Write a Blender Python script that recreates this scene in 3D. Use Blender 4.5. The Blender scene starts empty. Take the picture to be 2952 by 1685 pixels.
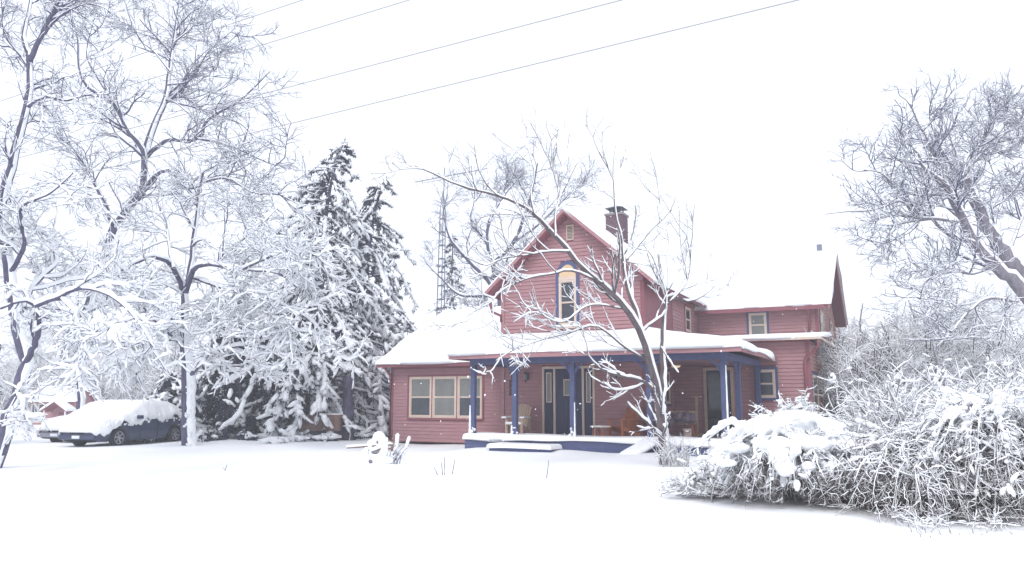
import bpy, bmesh, math, random
import numpy as np
from mathutils import Vector, Matrix, noise as mnoise
R_ = math.radians
random.seed(7); RNG = np.random.default_rng(7)
SC = bpy.context.scene
COL = SC.collection
# ------------------------------------------------------------------ camera
CAM_Z = 1.55; FPX = 2178.0; PITCH = math.atan(308/2178.0)
cam_d = bpy.data.cameras.new('camera'); cam = bpy.data.objects.new('camera', cam_d); COL.objects.link(cam)
cam_d.sensor_width = 36; cam_d.lens = 36*FPX/2952; cam_d.clip_start = .1; cam_d.clip_end = 2000
cam.location = (0, 0, CAM_Z); cam.rotation_euler = (math.pi/2+PITCH, 0, 0)
SC.camera = cam
# ------------------------------------------------------------------ world, sun, exposure
w = bpy.data.worlds.new('World'); SC.world = w; w.use_nodes = True
nt = w.node_tree; nt.nodes.clear()
sky = nt.nodes.new('ShaderNodeTexSky'); sky.sky_type = 'NISHITA'; sky.sun_disc = False
SUN_EL, SUN_AZ = R_(48), R_(205)
sky.sun_elevation = SUN_EL; sky.sun_rotation = SUN_AZ; sky.air_density = 1.0; sky.dust_density = 4.0; sky.ozone_density = 1.0
hs = nt.nodes.new('ShaderNodeHueSaturation'); hs.inputs['Saturation'].default_value = .22
bg = nt.nodes.new('ShaderNodeBackground'); bg.inputs['Strength'].default_value = .15
wo = nt.nodes.new('ShaderNodeOutputWorld')
cl = nt.nodes.new('ShaderNodeMix'); cl.data_type = 'RGBA'; cl.inputs['Factor'].default_value = .9   # closed cloud deck over the clear sky
cl.inputs['B'].default_value = (4.42, 4.66, 5.15, 1)
nt.links.new(sky.outputs[0], hs.inputs['Color']); nt.links.new(hs.outputs[0], cl.inputs['A']); nt.links.new(cl.outputs['Result'], bg.inputs[0]); nt.links.new(bg.outputs[0], wo.inputs[0])
sd = bpy.data.lights.new('sun', 'SUN'); sd.energy = .9; sd.angle = R_(25); sd.color = (1, .97, .94)
sun = bpy.data.objects.new('sun', sd); COL.objects.link(sun)
sdir = Vector((math.sin(SUN_AZ)*math.cos(SUN_EL), math.cos(SUN_AZ)*math.cos(SUN_EL), math.sin(SUN_EL)))
sun.rotation_euler = (-sdir).to_track_quat('-Z', 'Y').to_euler(); sun.location = (0, 0, 60)
SC.view_settings.view_transform = 'Standard'; SC.view_settings.look = 'None'
SC.view_settings.gamma = 1; SC.view_settings.use_curve_mapping = False
SC.view_settings.exposure = .74
SC.cycles.max_bounces = 6; SC.cycles.volume_bounces = 1
HAZE = .0025

# ------------------------------------------------------------------ materials
def mat(name, col, rough=.8, var=.12, scale=6., bump=0., bscale=40., col2=None, spec=.3, metal=0., stretch=None, sss=0):
    m = bpy.data.materials.new(name); m.use_nodes = True
    n = m.node_tree; b = n.nodes['Principled BSDF']
    b.inputs['Roughness'].default_value = rough; b.inputs['Specular IOR Level'].default_value = spec
    b.inputs['Metallic'].default_value = metal
    tc = n.nodes.new('ShaderNodeTexCoord'); mp = n.nodes.new('ShaderNodeMapping')
    n.links.new(tc.outputs['Object'], mp.inputs[0])
    if stretch: mp.inputs['Scale'].default_value = stretch
    ns = n.nodes.new('ShaderNodeTexNoise'); ns.inputs['Scale'].default_value = scale; ns.inputs['Detail'].default_value = 6
    ns.inputs['Roughness'].default_value = .62
    n.links.new(mp.outputs[0], ns.inputs['Vector'])
    cr = n.nodes.new('ShaderNodeValToRGB')
    c2 = col2 or tuple(min(1, c*(1+var)) for c in col); c1 = tuple(c*(1-var) for c in col)
    cr.color_ramp.elements[0].position = .3; cr.color_ramp.elements[1].position = .7
    cr.color_ramp.elements[0].color = (*c1, 1); cr.color_ramp.elements[1].color = (*c2, 1)
    n.links.new(ns.outputs['Fac'], cr.inputs[0]); n.links.new(cr.outputs[0], b.inputs['Base Color'])
    if bump:
        n2 = n.nodes.new('ShaderNodeTexNoise'); n2.inputs['Scale'].default_value = bscale; n2.inputs['Detail'].default_value = 5
        n.links.new(mp.outputs[0], n2.inputs['Vector'])
        bp = n.nodes.new('ShaderNodeBump'); bp.inputs['Strength'].default_value = bump; bp.inputs['Distance'].default_value = .03
        n.links.new(n2.outputs['Fac'], bp.inputs['Height']); n.links.new(bp.outputs[0], b.inputs['Normal'])
    return m
M = {}
M['snow'] = mat('snow', (.88, .895, .92), .75, .02, 3, .35, 9)
M['snow_ground'] = mat('snow_ground', (.89, .90, .92), .8, .015, .6, .3, 3)
M['siding'] = mat('siding_red', (.37, .195, .21), .65, .13, 5, .15, 60, stretch=(.5, .5, 3))
M['siding_brown'] = mat('siding_side', (.38, .21, .19), .7, .15, 5, .15, 60, stretch=(.5, .5, 3))
M['trim_red'] = mat('trim_red', (.24, .085, .105), .6, .12, 4)
M['blue'] = mat('paint_blue', (.07, .085, .185), .6, .15, 5, .1, 50)
M['tan'] = mat('frame_tan', (.62, .50, .42), .6, .08, 8)
M['tan_panel'] = mat('panel_tan', (.66, .48, .30), .6, .1, 8)
M['navy'] = mat('door_navy', (.022, .025, .075), .45, .15, 6)
M['glass'] = mat('glass_dark', (.035, .042, .055), .12, .3, 3, spec=.5)
M['glass_blind'] = mat('glass_blind', (.17, .175, .165), .2, .15, 3, spec=.5)
M['bark'] = mat('bark', (.105, .10, .16), .9, .35, 9, .8, 30, stretch=(1, 1, .3))
M['bark_warm'] = mat('bark_warm', (.125, .10, .11), .9, .35, 9, .8, 30, stretch=(1, 1, .3))
M['stone'] = mat('stone', (.42, .42, .46), .9, .1, 20)
M['bark_light'] = mat('bark_grey', (.22, .20, .235), .9, .3, 9, .6, 30, stretch=(1, 1, .3))
M['twig'] = mat('twig', (.10, .098, .17), .9, .25, 4)
M['twig_tan'] = mat('twig_tan', (.13, .105, .10), .9, .3, 4)
M['needle'] = mat('needles', (.05, .056, .088), .85, .45, 2.5)
M['brick'] = mat('chimney_brick', (.15, .09, .11), .85, .25, 12)
M['mortar'] = mat('mortar', (.24, .2, .21), .9, .1, 12)
M['metal_dark'] = mat('metal_dark', (.06, .06, .09), .5, .2, 6, metal=.3)
M['galv'] = mat('galvanised_steel', (.20, .205, .27), .5, .15, 8, metal=.4)
M['wood_red'] = mat('wood_red', (.36, .12, .055), .6, .25, 8, stretch=(1, 1, .2))
M['wood_pale'] = mat('wood_pale', (.50, .36, .28), .7, .15, 8)
M['wood_old'] = mat('wood_old', (.22, .14, .12), .85, .25, 8, .3, 30)
M['car_blue'] = mat('car_paint_blue', (.03, .042, .095), .28, .15, 3, spec=.5)
M['car_grey'] = mat('car_paint_grey', (.25, .25, .29), .3, .1, 3, spec=.5)
M['tyre'] = mat('tyre', (.025, .025, .032), .9, .2, 20)
M['rim'] = mat('rim', (.42, .42, .46), .35, .1, 10, metal=.6)
M['lamp_lens'] = mat('headlight_lens', (.6, .6, .64), .15, .1, 10, spec=.6)
M['plate'] = mat('plate', (.65, .68, .74), .5, .1, 20)
M['porch_floor'] = mat('deck_board', (.33, .28, .30), .7, .15, 6)
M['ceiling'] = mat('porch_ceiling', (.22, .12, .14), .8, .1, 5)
M['wire'] = mat('wire', (.34, .33, .34), .7, .05, 3)
M['cloth'] = mat('cover_cloth', (.20, .16, .20), .9, .3, 7, .5, 12)
M['white_paint'] = mat('paint_white', (.75, .75, .77), .6, .05, 6)
lm = mat('lamp_glass', (.8, .7, .5), .4, .02, 5); M['lamp'] = lm
lm.node_tree.nodes['Principled BSDF'].inputs['Emission Color'].default_value = (1, .75, .45, 1)
lm.node_tree.nodes['Principled BSDF'].inputs['Emission Strength'].default_value = .35

# ------------------------------------------------------------------ object helpers
def tag(o, label=None, cat=None, group=None, kind=None):
    if label: o['label'] = label
    if cat: o['category'] = cat
    if group: o['group'] = group
    if kind: o['kind'] = kind
    return o
def empty(name, loc=(0, 0, 0), rz=0., label=None, cat=None, group=None):
    o = bpy.data.objects.new(name, None); COL.objects.link(o); o.location = loc; o.rotation_euler = (0, 0, rz)
    o.empty_display_size = .2
    return tag(o, label, cat, group)
def copy_tree(o, parent=None):
    c = o.copy(); COL.objects.link(c); c.parent = parent
    if parent is not None: c.matrix_parent_inverse = o.matrix_parent_inverse.copy()
    for ch in list(o.children): copy_tree(ch, c)
    return c
def npobj(name, verts, faces, m, parent=None, smooth=True):
    """verts (n,3), faces list of arrays (k,3) or (k,4)"""
    me = bpy.data.meshes.new(name)
    verts = np.asarray(verts, dtype=np.float32)
    if not isinstance(faces, list): faces = [faces]
    faces = [np.asarray(f, dtype=np.int32) for f in faces if len(f)]
    me.vertices.add(len(verts)); me.vertices.foreach_set('co', verts.ravel())
    idx = np.concatenate([f.ravel() for f in faces]); tot = np.concatenate([np.full(len(f), f.shape[1], np.int32) for f in faces])
    st = np.concatenate([[0], np.cumsum(tot)[:-1]]).astype(np.int32)
    me.loops.add(len(idx)); me.loops.foreach_set('vertex_index', idx)
    me.polygons.add(len(tot)); me.polygons.foreach_set('loop_start', st); me.polygons.foreach_set('loop_total', tot)
    me.update(calc_edges=True)
    me.polygons.foreach_set('use_smooth', np.full(len(tot), smooth)); me.update()
    if isinstance(m, str): m = M[m]
    me.materials.append(m)
    o = bpy.data.objects.new(name, me); COL.objects.link(o); o.parent = parent
    return o
class MB:
    """collects polygons into one mesh"""
    def __init__(s): s.v = []; s.f = []
    def poly(s, pts, faces):
        k = len(s.v); s.v += [tuple(p) for p in pts]; s.f += [tuple(i+k for i in f) for f in faces]
    def box(s, x0, x1, y0, y1, z0, z1, mtx=None):
        p = [(x0,y0,z0),(x1,y0,z0),(x1,y1,z0),(x0,y1,z0),(x0,y0,z1),(x1,y0,z1),(x1,y1,z1),(x0,y1,z1)]
        if mtx: p = [mtx @ Vector(q) for q in p]
        s.poly(p, [(0,3,2,1),(4,5,6,7),(0,1,5,4),(1,2,6,5),(2,3,7,6),(3,0,4,7)]); return s
    def prism(s, prof, a0, a1, axis='y'):
        """prof list of 2-D points (p,z); extruded along axis; profile axis is the other horizontal one"""
        n = len(prof)
        if axis == 'y': pts = [(p, a0, z) for p, z in prof]+[(p, a1, z) for p, z in prof]
        else: pts = [(a0, p, z) for p, z in prof]+[(a1, p, z) for p, z in prof]
        s.poly(pts, [tuple(range(n)), tuple(range(2*n-1, n-1, -1))]+[(i, i+n, (i+1) % n+n, (i+1) % n) for i in range(n)]); return s
    def bar(s, a, b, w, h=None):
        a = Vector(a); b = Vector(b); d = b-a; L = d.length; h = h or w
        q = d.to_track_quat('Y', 'Z').to_matrix().to_4x4(); q.translation = a
        return s.box(-w/2, w/2, 0, L, -h/2, h/2, q)
    def tube(s, pts, r, n=8):
        pts = [Vector(p) for p in pts]; k = len(pts); base = len(s.v)
        rr = r if isinstance(r, (list, tuple)) else [r]*k
        up = Vector((0, 0, 1))
        for i, p in enumerate(pts):
            d = (pts[min(i+1, k-1)]-pts[max(i-1, 0)]).normalized()
            a = d.cross(up);  a = a.normalized() if a.length > 1e-3 else Vector((1, 0, 0))
            b = a.cross(d).normalized()
            for j in range(n):
                t = 2*math.pi*j/n; s.v.append(tuple(p+(a*math.cos(t)+b*math.sin(t))*rr[i]))
        for i in range(k-1):
            for j in range(n):
                s.f.append((base+i*n+j, base+i*n+(j+1) % n, base+(i+1)*n+(j+1) % n, base+(i+1)*n+j))
        s.f.append(tuple(base+j for j in range(n-1, -1, -1))); s.f.append(tuple(base+(k-1)*n+j for j in range(n)))
        return s
    def build(s, name, m, parent=None, smooth=False, bevel=0, recalc=True):
        me = bpy.data.meshes.new(name); me.from_pydata(s.v, [], s.f); me.update()
        if recalc or bevel:
            bm = bmesh.new(); bm.from_mesh(me); bmesh.ops.recalc_face_normals(bm, faces=bm.faces)
            if bevel: bmesh.ops.bevel(bm, geom=bm.edges[:], offset=bevel, segments=2, affect='EDGES', profile=.5)
            bm.to_mesh(me); bm.free()
        if smooth: me.polygons.foreach_set('use_smooth', [True]*len(me.polygons))
        me.materials.append(M[m] if isinstance(m, str) else m)
        o = bpy.data.objects.new(name, me); COL.objects.link(o); o.parent = parent
        return o
def at(px, py, Y):
    """point on the ray of photo pixel (px,py) at world depth Y"""
    dx = (px-1476)/FPX; dy = (842-py)/FPX
    d = Vector((dx, math.cos(PITCH)-dy*math.sin(PITCH), math.sin(PITCH)+dy*math.cos(PITCH)))
    t = Y/d.y
    return Vector((d.x*t, Y, CAM_Z+d.z*t))
def gy(py):
    """world depth where the ray of row py meets the ground"""
    e = PITCH+math.atan((842-py)/FPX); return -CAM_Z/math.tan(e)
_bm = bmesh.new(); bmesh.ops.create_icosphere(_bm, subdivisions=2, radius=1)
ICO_V = np.array([v.co[:] for v in _bm.verts]); ICO_F = np.array([[v.index for v in f.verts] for f in _bm.faces]); _bm.free()
_bm = bmesh.new(); bmesh.ops.create_icosphere(_bm, subdivisions=1, radius=1)
ICO1_V = np.array([v.co[:] for v in _bm.verts]); ICO1_F = np.array([[v.index for v in f.verts] for f in _bm.faces]); _bm.free()
def blobs(C, S, rng, hi=False, rough=.15, D=None):
    """C (n,3) centres, S (n,3) radii, D optional (n,3) long-axis direction"""
    BV, BF = (ICO_V, ICO_F) if hi else (ICO1_V, ICO1_F)
    n = len(C); C = np.asarray(C); S = np.asarray(S)
    if D is None:
        a = rng.uniform(0, 2*np.pi, n); D = np.stack([np.cos(a), np.sin(a), np.zeros(n)], 1)
    D = D/np.maximum(1e-6, np.linalg.norm(D, axis=1))[:, None]
    up = np.tile([0, 0, 1.], (n, 1)); B = np.cross(up, D); bn = np.linalg.norm(B, axis=1)
    B[bn < .05] = [0, 1, 0]; B /= np.linalg.norm(B, axis=1)[:, None]
    U = np.cross(D, B)
    v = BV[None]*S[:, None, :]
    v = v*(1+rough*rng.standard_normal((n, len(BV), 1)))
    P = C[:, None]+v[:, :, 0:1]*D[:, None]+v[:, :, 1:2]*B[:, None]+v[:, :, 2:3]*U[:, None]
    F = BF[None]+(np.arange(n)*len(BV))[:, None, None]
    return P.reshape(-1, 3), F.reshape(-1, 3)
def tubes(P, R, sides=4):
    """P (N,K,3), R (N,K) -> verts, quads"""
    N, K, _ = P.shape
    T = np.empty_like(P); T[:, 1:-1] = P[:, 2:]-P[:, :-2]; T[:, 0] = P[:, 1]-P[:, 0]; T[:, -1] = P[:, -1]-P[:, -2]
    T /= np.maximum(1e-9, np.linalg.norm(T, axis=2))[..., None]
    ref = np.where(np.abs(T[..., 2:3]) > .9, np.array([1., 0, 0]), np.array([0, 0, 1.]))
    A = np.cross(T, ref); A /= np.maximum(1e-9, np.linalg.norm(A, axis=2))[..., None]
    B = np.cross(A, T)
    t = np.arange(sides)*2*np.pi/sides+.3
    V = P[:, :, None]+R[:, :, None, None]*(np.cos(t)[None, None, :, None]*A[:, :, None]+np.sin(t)[None, None, :, None]*B[:, :, None])
    i = np.arange(N)[:, None, None]*K*sides; k = np.arange(K-1)[None, :, None]*sides; j = np.arange(sides)[None, None, :]
    a = i+k+j; b = i+k+(j+1) % sides
    F = np.stack([a, b, b+sides, a+sides], -1).reshape(-1, 4)
    return V.reshape(-1, 3), F
def merge(parts):
    V = []; F4 = []; F3 = []; k = 0
    for v, f in parts:
        if len(v) == 0: continue
        V.append(v); (F4 if f.shape[1] == 4 else F3).append(f+k); k += len(v)
    out = []
    if F4: out.append(np.concatenate(F4))
    if F3: out.append(np.concatenate(F3))
    return np.concatenate(V), out
def resample(pts, r, K, rng=None, jit=0.):
    pts = np.array(pts, float); r = np.array(r, float)
    d = np.concatenate([[0], np.cumsum(np.linalg.norm(np.diff(pts, axis=0), axis=1))])
    # smooth with a Catmull-Rom on a fine grid
    n = len(pts); fine = []; fr = []
    ext = np.concatenate([[2*pts[0]-pts[1]], pts, [2*pts[-1]-pts[-2]]])
    for i in range(n-1):
        p0, p1, p2, p3 = ext[i:i+4]
        for t in np.linspace(0, 1, 8, endpoint=False):
            fine.append(.5*((2*p1)+(-p0+p2)*t+(2*p0-5*p1+4*p2-p3)*t*t+(-p0+3*p1-3*p2+p3)*t**3)); fr.append(r[i]*(1-t)+r[i+1]*t)
    fine.append(pts[-1]); fr.append(r[-1]); fine = np.array(fine); fr = np.array(fr)
    d = np.concatenate([[0], np.cumsum(np.linalg.norm(np.diff(fine, axis=0), axis=1))]); s = np.linspace(0, d[-1], K)
    P = np.stack([np.interp(s, d, fine[:, c]) for c in range(3)], 1); Rr = np.interp(s, d, fr)
    if jit and rng is not None:
        P[1:-1] += rng.standard_normal((K-2, 3))*jit*Rr[1:-1, None]
    return P, Rr
def grow(P, R, n, L, ang, rng, K=5, wander=.18, trop=.05, tmin=.15, rfac=.6, rmin=.008, tipshort=.5, updown=0.):
    """children of tubes P (N,K,3): n in all, lengths uniform in L, angle from parent in ang (radians)"""
    N, Kp, _ = P.shape
    seg = np.linalg.norm(np.diff(P, axis=1), axis=2); Lp = seg.sum(1); pr = Lp/Lp.sum()
    idx = rng.choice(N, n, p=pr); s = tmin+(1-tmin)*rng.random(n)**.8
    f = s*(Kp-1); i0 = np.minimum(f.astype(int), Kp-2); fr = (f-i0)[:, None]
    A = P[idx, i0]; B = P[idx, i0+1]; p0 = A*(1-fr)+B*fr; T = B-A; T /= np.maximum(1e-9, np.linalg.norm(T, axis=1))[:, None]
    r0 = R[idx, i0]*(1-fr[:, 0])+R[idx, i0+1]*fr[:, 0]
    rnd = rng.standard_normal((n, 3)); rnd[:, 2] += updown; Q = rnd-(rnd*T).sum(1)[:, None]*T; Q /= np.maximum(1e-9, np.linalg.norm(Q, axis=1))[:, None]
    a = rng.uniform(ang[0], ang[1], n)[:, None]
    D = T*np.cos(a)+Q*np.sin(a)
    ln = rng.uniform(L[0], L[1], n)*(1-tipshort*s)
    ln = np.minimum(ln, Lp[idx]*.8)
    out = np.empty((n, K, 3)); out[:, 0] = p0
    for k in range(1, K):
        D = D+rng.standard_normal((n, 3))*wander+np.array([0, 0, trop]); D /= np.linalg.norm(D, axis=1)[:, None]
        out[:, k] = out[:, k-1]+D*(ln/(K-1))[:, None]
    r1 = np.maximum(rmin, np.minimum(r0*rfac, ln*.03+.004))
    Rr = r1[:, None]*np.linspace(1, .45, K)[None]
    Rr = np.maximum(Rr, rmin*.6)
    out[:, :, 2] = np.maximum(out[:, :, 2], .1)
    return out, Rr
def snow_on(P, R, sr, sides=4, rng=None, bare=.12, plast=1.):
    """snow lying along the upper side, broken here and there; sr(z)->extra radius"""
    T = np.gradient(P, axis=1); T /= np.maximum(1e-9, np.linalg.norm(T, axis=2))[..., None]
    flat = np.sqrt(np.clip(1-T[..., 2]**2, 0, 1))             # steep limbs hold less
    e = sr(P[..., 2])*(.3+.7*flat)*np.clip(R/.011, .5, 1)
    if rng is not None:
        e = e*rng.uniform(.45, 1.6, e.shape)
        off = rng.random(e.shape) < bare
    else: off = np.zeros(e.shape, bool)
    st = np.clip((1-flat)*1.8, 0, 1)
    rs = R*(.84-.22*st)+e
    Nv = np.array([0, 0, 1.])-T*T[..., 2:3]; Nv /= np.maximum(1e-6, np.linalg.norm(Nv, axis=2))[..., None]   # upper side, square to the limb
    Q = P+Nv*((R*.5+e*.8)*np.clip(flat*1.5, 0, 1))[..., None]
    side = (st*R*.55*plast+st*e*.5)*(1-.5*np.clip(flat*1.2, 0, 1)); Q[..., 0] += side; Q[..., 1] -= side*.45+R*.12*flat
    small = R < .05
    rs = np.where(off & small, R*.5, rs); Q[..., 2] = np.where(off & small, P[..., 2], Q[..., 2])
    rs[:, -1] *= .6
    return tubes(Q, rs, sides)
def bare_tree(name, limbs, label, group=None, cat='tree', levels=None, sr=None, seed=1, rk=1., lk=1., bark='bark', twig='twig', loc=None, snow_mat='snow', jit=.15):
    """limbs: list of (points, radii, weight); first is the trunk"""
    rng = np.random.default_rng(seed)
    base = Vector(limbs[0][0][0]) if loc is None else Vector(loc)
    root = empty(name, base, 0, label, cat, group)
    off = np.array(base)
    PP = []; RR = []; snow = []
    for i, (pts, rad) in enumerate(limbs):
        rad = [r_*lk for r_ in rad]
        P, R = resample([np.array(p)-off for p in pts], rad, 26 if i == 0 else 20, rng, jit)
        v, f = tubes(P[None], R[None], 10 if i == 0 else 8)
        o = npobj('trunk' if i == 0 else 'limb', v, f, bark, root)
        p2, r2 = resample(P, R, 20); PP.append(p2); RR.append(r2)
        snow.append(snow_on(P[None], R[None], lambda z: sr(z)*.7, 6, rng))
    PP = np.array(PP); RR = np.array(RR)
    tw = []; cur = (PP, RR); allp = []
    lv0 = True
    for lv in levels:
        src = cur if not lv.get('all') else None
        P, R = grow(cur[0], cur[1], lv['n'], lv['L'], lv['ang'], rng, K=lv.get('K', 5), wander=lv.get('w', .2), trop=lv.get('trop', .05), tmin=lv.get('tmin', .15), rfac=lv.get('rf', .6), rmin=lv.get('rmin', .008)*rk, tipshort=lv.get('ts', .5), updown=lv.get('ud', 0))
        tw.append(tubes(P, R, lv.get('s', 4)))
        snow.append(snow_on(P, R, sr, lv.get('ss', 4), rng))
        cur = (P, R) if P.shape[1] > 2 else cur
    v, f = merge(tw); npobj('crown', v, f, twig, root)
    v, f = merge(snow); npobj('snow', v, f, snow_mat, root)
    return root
def snow_slab(c00, c10, c11, c01, th, nu, nv, parent, name='snow', edge=.25, lump=.02, seed=0, m='snow', drop=.03, nudge=0.):
    """snow lying on the quad c00-c10-c11-c01, rounded at its edges"""
    c = [np.array(q, float) for q in (c00, c10, c11, c01)]
    lu = (np.linalg.norm(c[1]-c[0])+np.linalg.norm(c[2]-c[3]))/2; lv = (np.linalg.norm(c[3]-c[0])+np.linalg.norm(c[2]-c[1]))/2
    def stations(L, n):
        k = 5; e = edge/L; a = np.array([0, .08, .25, .5, 1.])*min(e, .45)
        mid = np.linspace(a[-1], 1-a[-1], n+1)[1:-1]
        return np.concatenate([a, mid, 1-a[::-1]])
    su, sv = stations(lu, nu), stations(lv, nv)
    U, V = np.meshgrid(su, sv, indexing='ij')
    W = lambda a, b, cc, d: (1-U)[..., None]*(1-V)[..., None]*a+U[..., None]*(1-V)[..., None]*b+U[..., None]*V[..., None]*cc+(1-U)[..., None]*V[..., None]*d
    P = W(*c)
    du = np.minimum(U, 1-U)*lu; dv = np.minimum(V, 1-V)*lv; d = np.minimum(du, dv)
    h = np.sqrt(np.clip(1-(1-np.clip(d/edge, 0, 1))**2, 0, 1))*th
    rs = np.random.RandomState(seed)
    ph = rs.uniform(0, 6.28, 8)
    nz = np.zeros_like(U)
    for k in range(4):
        nz += np.sin(U*lu*(1.1+.9*k)+ph[k])*np.sin(V*lv*(1.3+.8*k)+ph[k+4])/(1+k)
    h = h*(1+nz*lump/th) 
    # border bulges out and hangs a little
    ctr = P.mean((0, 1)); out = P-ctr; out[..., 2] = 0; out /= np.maximum(1e-6, np.linalg.norm(out, axis=2))[..., None]
    T = P.copy(); T[..., 2] += h
    T[..., :2] += (out*(np.exp(-(d/.12)**2)*nz*.028)[..., None])[..., :2]
    nU, nV = U.shape
    edge_mask = np.zeros_like(U, bool); edge_mask[0] = edge_mask[-1] = True; edge_mask[:, 0] = edge_mask[:, -1] = True
    T[edge_mask, 2] -= drop*(1+.8*nz[edge_mask])
    v = T.reshape(-1, 3); i = np.arange(nU-1)[:, None]*nV; j = np.arange(nV-1)[None]
    a = i+j; F = np.stack([a, a+nV, a+nV+1, a+1], -1).reshape(-1, 4)
    # underside
    Bt = P.copy(); Bt[..., 2] -= .004; vb = Bt.reshape(-1, 3); k = len(v)
    F2 = np.stack([a+k, a+1+k, a+nV+1+k, a+nV+k], -1).reshape(-1, 4)
    ring = list(range(0, nV))+[r*nV+nV-1 for r in range(1, nU)]+[(nU-1)*nV+q for q in range(nV-2, -1, -1)]+[r*nV for r in range(nU-2, 0, -1)]
    F3 = np.array([[ring[q], ring[(q+1) % len(ring)], ring[(q+1) % len(ring)]+k, ring[q]+k] for q in range(len(ring))])
    return npobj(name, np.concatenate([v, vb]), np.concatenate([F, F2, F3]), m, parent)

# ------------------------------------------------------------------ ground
def ground_h(x, y):
    h = .05*np.sin(x*.21+1.)*np.sin(y*.17+.4)+.025*np.sin(x*.7+y*.3)+.015*np.sin(x*1.3-y*1.1+2)+.008*np.sin(x*3.1+1.2*y)
    h = h-.045
    # mound of the flower bed round the statue
    c = at(1190, 1150, 17.3)
    h = h+.16*np.exp(-(((x-c.x)/1.5)**2+((y-17.0)/.8)**2))
    c = at(1060, 1150, 17.6); h = h+.10*np.exp(-(((x-c.x)/.7)**2+((y-17.3)/.5)**2))
    # snow drifted against the porch
    xl = (x-1.98)*.888-(y-25.08)*.459; yl = (x-1.98)*.459+(y-25.08)*.888
    h = h+.13*np.exp(-((yl+2.7)/.9)**2)/(1+np.exp(-(xl+2.9)*3))/(1+np.exp((xl-6.3)*2))*(1+.25*np.sin(xl*2.1))
    # far land rises gently
    h = h+np.clip((y-60)/300, 0, 1)*3
    return h
gx = np.concatenate([-np.geomspace(400, 40, 14), np.linspace(-38, 38, 240), np.geomspace(40, 400, 14)])
gyv = np.concatenate([[-60, -20, -5], np.linspace(0, 36, 180), np.geomspace(37, 700, 40)])
GX, GY = np.meshgrid(gx, gyv, indexing='ij'); GZ = ground_h(GX, GY)
nx, ny = GX.shape; a = (np.arange(nx-1)[:, None]*ny+np.arange(ny-1)[None])
gF = np.stack([a, a+ny, a+ny+1, a+1], -1).reshape(-1, 4)
g = npobj('ground', np.stack([GX, GY, GZ], -1).reshape(-1, 3), gF, 'snow_ground'); tag(g, kind='structure')
def gz(x, y): return float(ground_h(np.array(float(x)), np.array(float(y))))

# ------------------------------------------------------------------ farmhouse (local x along the front, y into the house)
HA = -math.atan2(.459, .888)
HB = Vector((1.98, 25.08, 0))
H = empty('farmhouse', HB, HA, 'red clapboard farmhouse with a steep front gable, blue porch and snow covered roofs', 'house')
HM = Matrix.Translation(HB) @ Matrix.Rotation(HA, 4, 'Z')
def hw(x, y, z): return HM @ Vector((x, y, z))
RID, EAV, SL = 7.85, 5.0, .88       # ridge z, eave z, slope of the front gable
GX0, GX1, GC = -2.6, 2.5, -.05
def gable_z(x): return RID-.1-SL*abs(x-GC)
ROW = .125
def siding(wall, x0, x1, z0, ztop, place, holes=(), name='siding_board', m='siding', every=1, stuff=False):
    """clapboards on a wall: place(x, out, z) -> local point; ztop(x) roof line; holes (x0,x1,z0,z1)"""
    z = z0; joined = MB(); gap = .007  # slit between rows bares the darker core, a coloured-in shadow line under each lap
    while True:
        zt = z+ROW*every
        # ends of the row under the roof line
        xs = np.linspace(x0, x1, 200); ok = np.array([ztop(x) >= zt-.02 for x in xs])
        if not ok.any(): break
        a, b = xs[ok][0], xs[ok][-1]
        spans = [(a, b)]
        for hx0, hx1, hz0, hz1 in holes:
            if hz0 < zt-.03 and hz1 > z+.03:
                ns = []
                for s0, s1 in spans:
                    if hx1 <= s0 or hx0 >= s1: ns.append((s0, s1)); continue
                    if hx0 > s0+.02: ns.append((s0, hx0))
                    if hx1 < s1-.02: ns.append((hx1, s1))
                spans = ns
        for s0, s1 in spans:
            o_ = random.uniform(-.001, .001)
            pts = [place(s0, .004, z+gap), place(s1, .004, z+gap), place(s1, .031+o_, z+gap), place(s0, .031+o_, z+gap),
                   place(s0, .004, zt), place(s1, .004, zt), place(s1, .009+o_, zt), place(s0, .009+o_, zt)]
            fc = [(0,3,2,1),(4,5,6,7),(0,1,5,4),(1,2,6,5),(2,3,7,6),(3,0,4,7)]
            if stuff: joined.poly(pts, fc)
            else:
                b_ = MB(); b_.poly(pts, fc); b_.build(name, m, wall)
        z = zt
        if z > 9: break
    if stuff:
        o = joined.build(name, m, wall); tag(o, kind='stuff')
front = lambda y: (lambda x, o, z: (x, y-o, z))
rside = lambda xx: (lambda y, o, z: (xx+o, y, z))
# --- walls (solid cores behind the boards, darker red so the gaps draw shadow lines)
def wall(name='wall', m='siding'): return MB()
w1 = MB(); w1.prism([(GX0, 0), (GX1, 0), (GX1, gable_z(GX1)), (GC, gable_z(GC)), (GX0, gable_z(GX0))], 0, 15.4)
W_main = w1.build('wall', 'trim_red', H)
w2 = MB(); w2.prism([(0, 0), (8.3, 0), (8.3, 2.75), (4.15, 4.95), (0, 2.75)], -7.3, GX0-.003, 'x')
for i in range(len(w2.v)): x, y, z = w2.v[i]; w2.v[i] = (x, y+.03, z)
W_left = w2.build('wall', 'trim_red', H)
w3 = MB(); w3.box(GX1+.003, 7.0, 3.3, 15.4, 0, 3.5)
W_low = w3.build('wall', 'trim_red', H)
w4 = MB(); w4.prism([(7.1, 3.5), (15.4, 3.5), (15.4, 4.95), (11.25, 7.45), (7.1, 4.95)], GX1+.003, 6.99, 'x')
W_up = w4.build('wall', 'trim_red', H)
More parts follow.
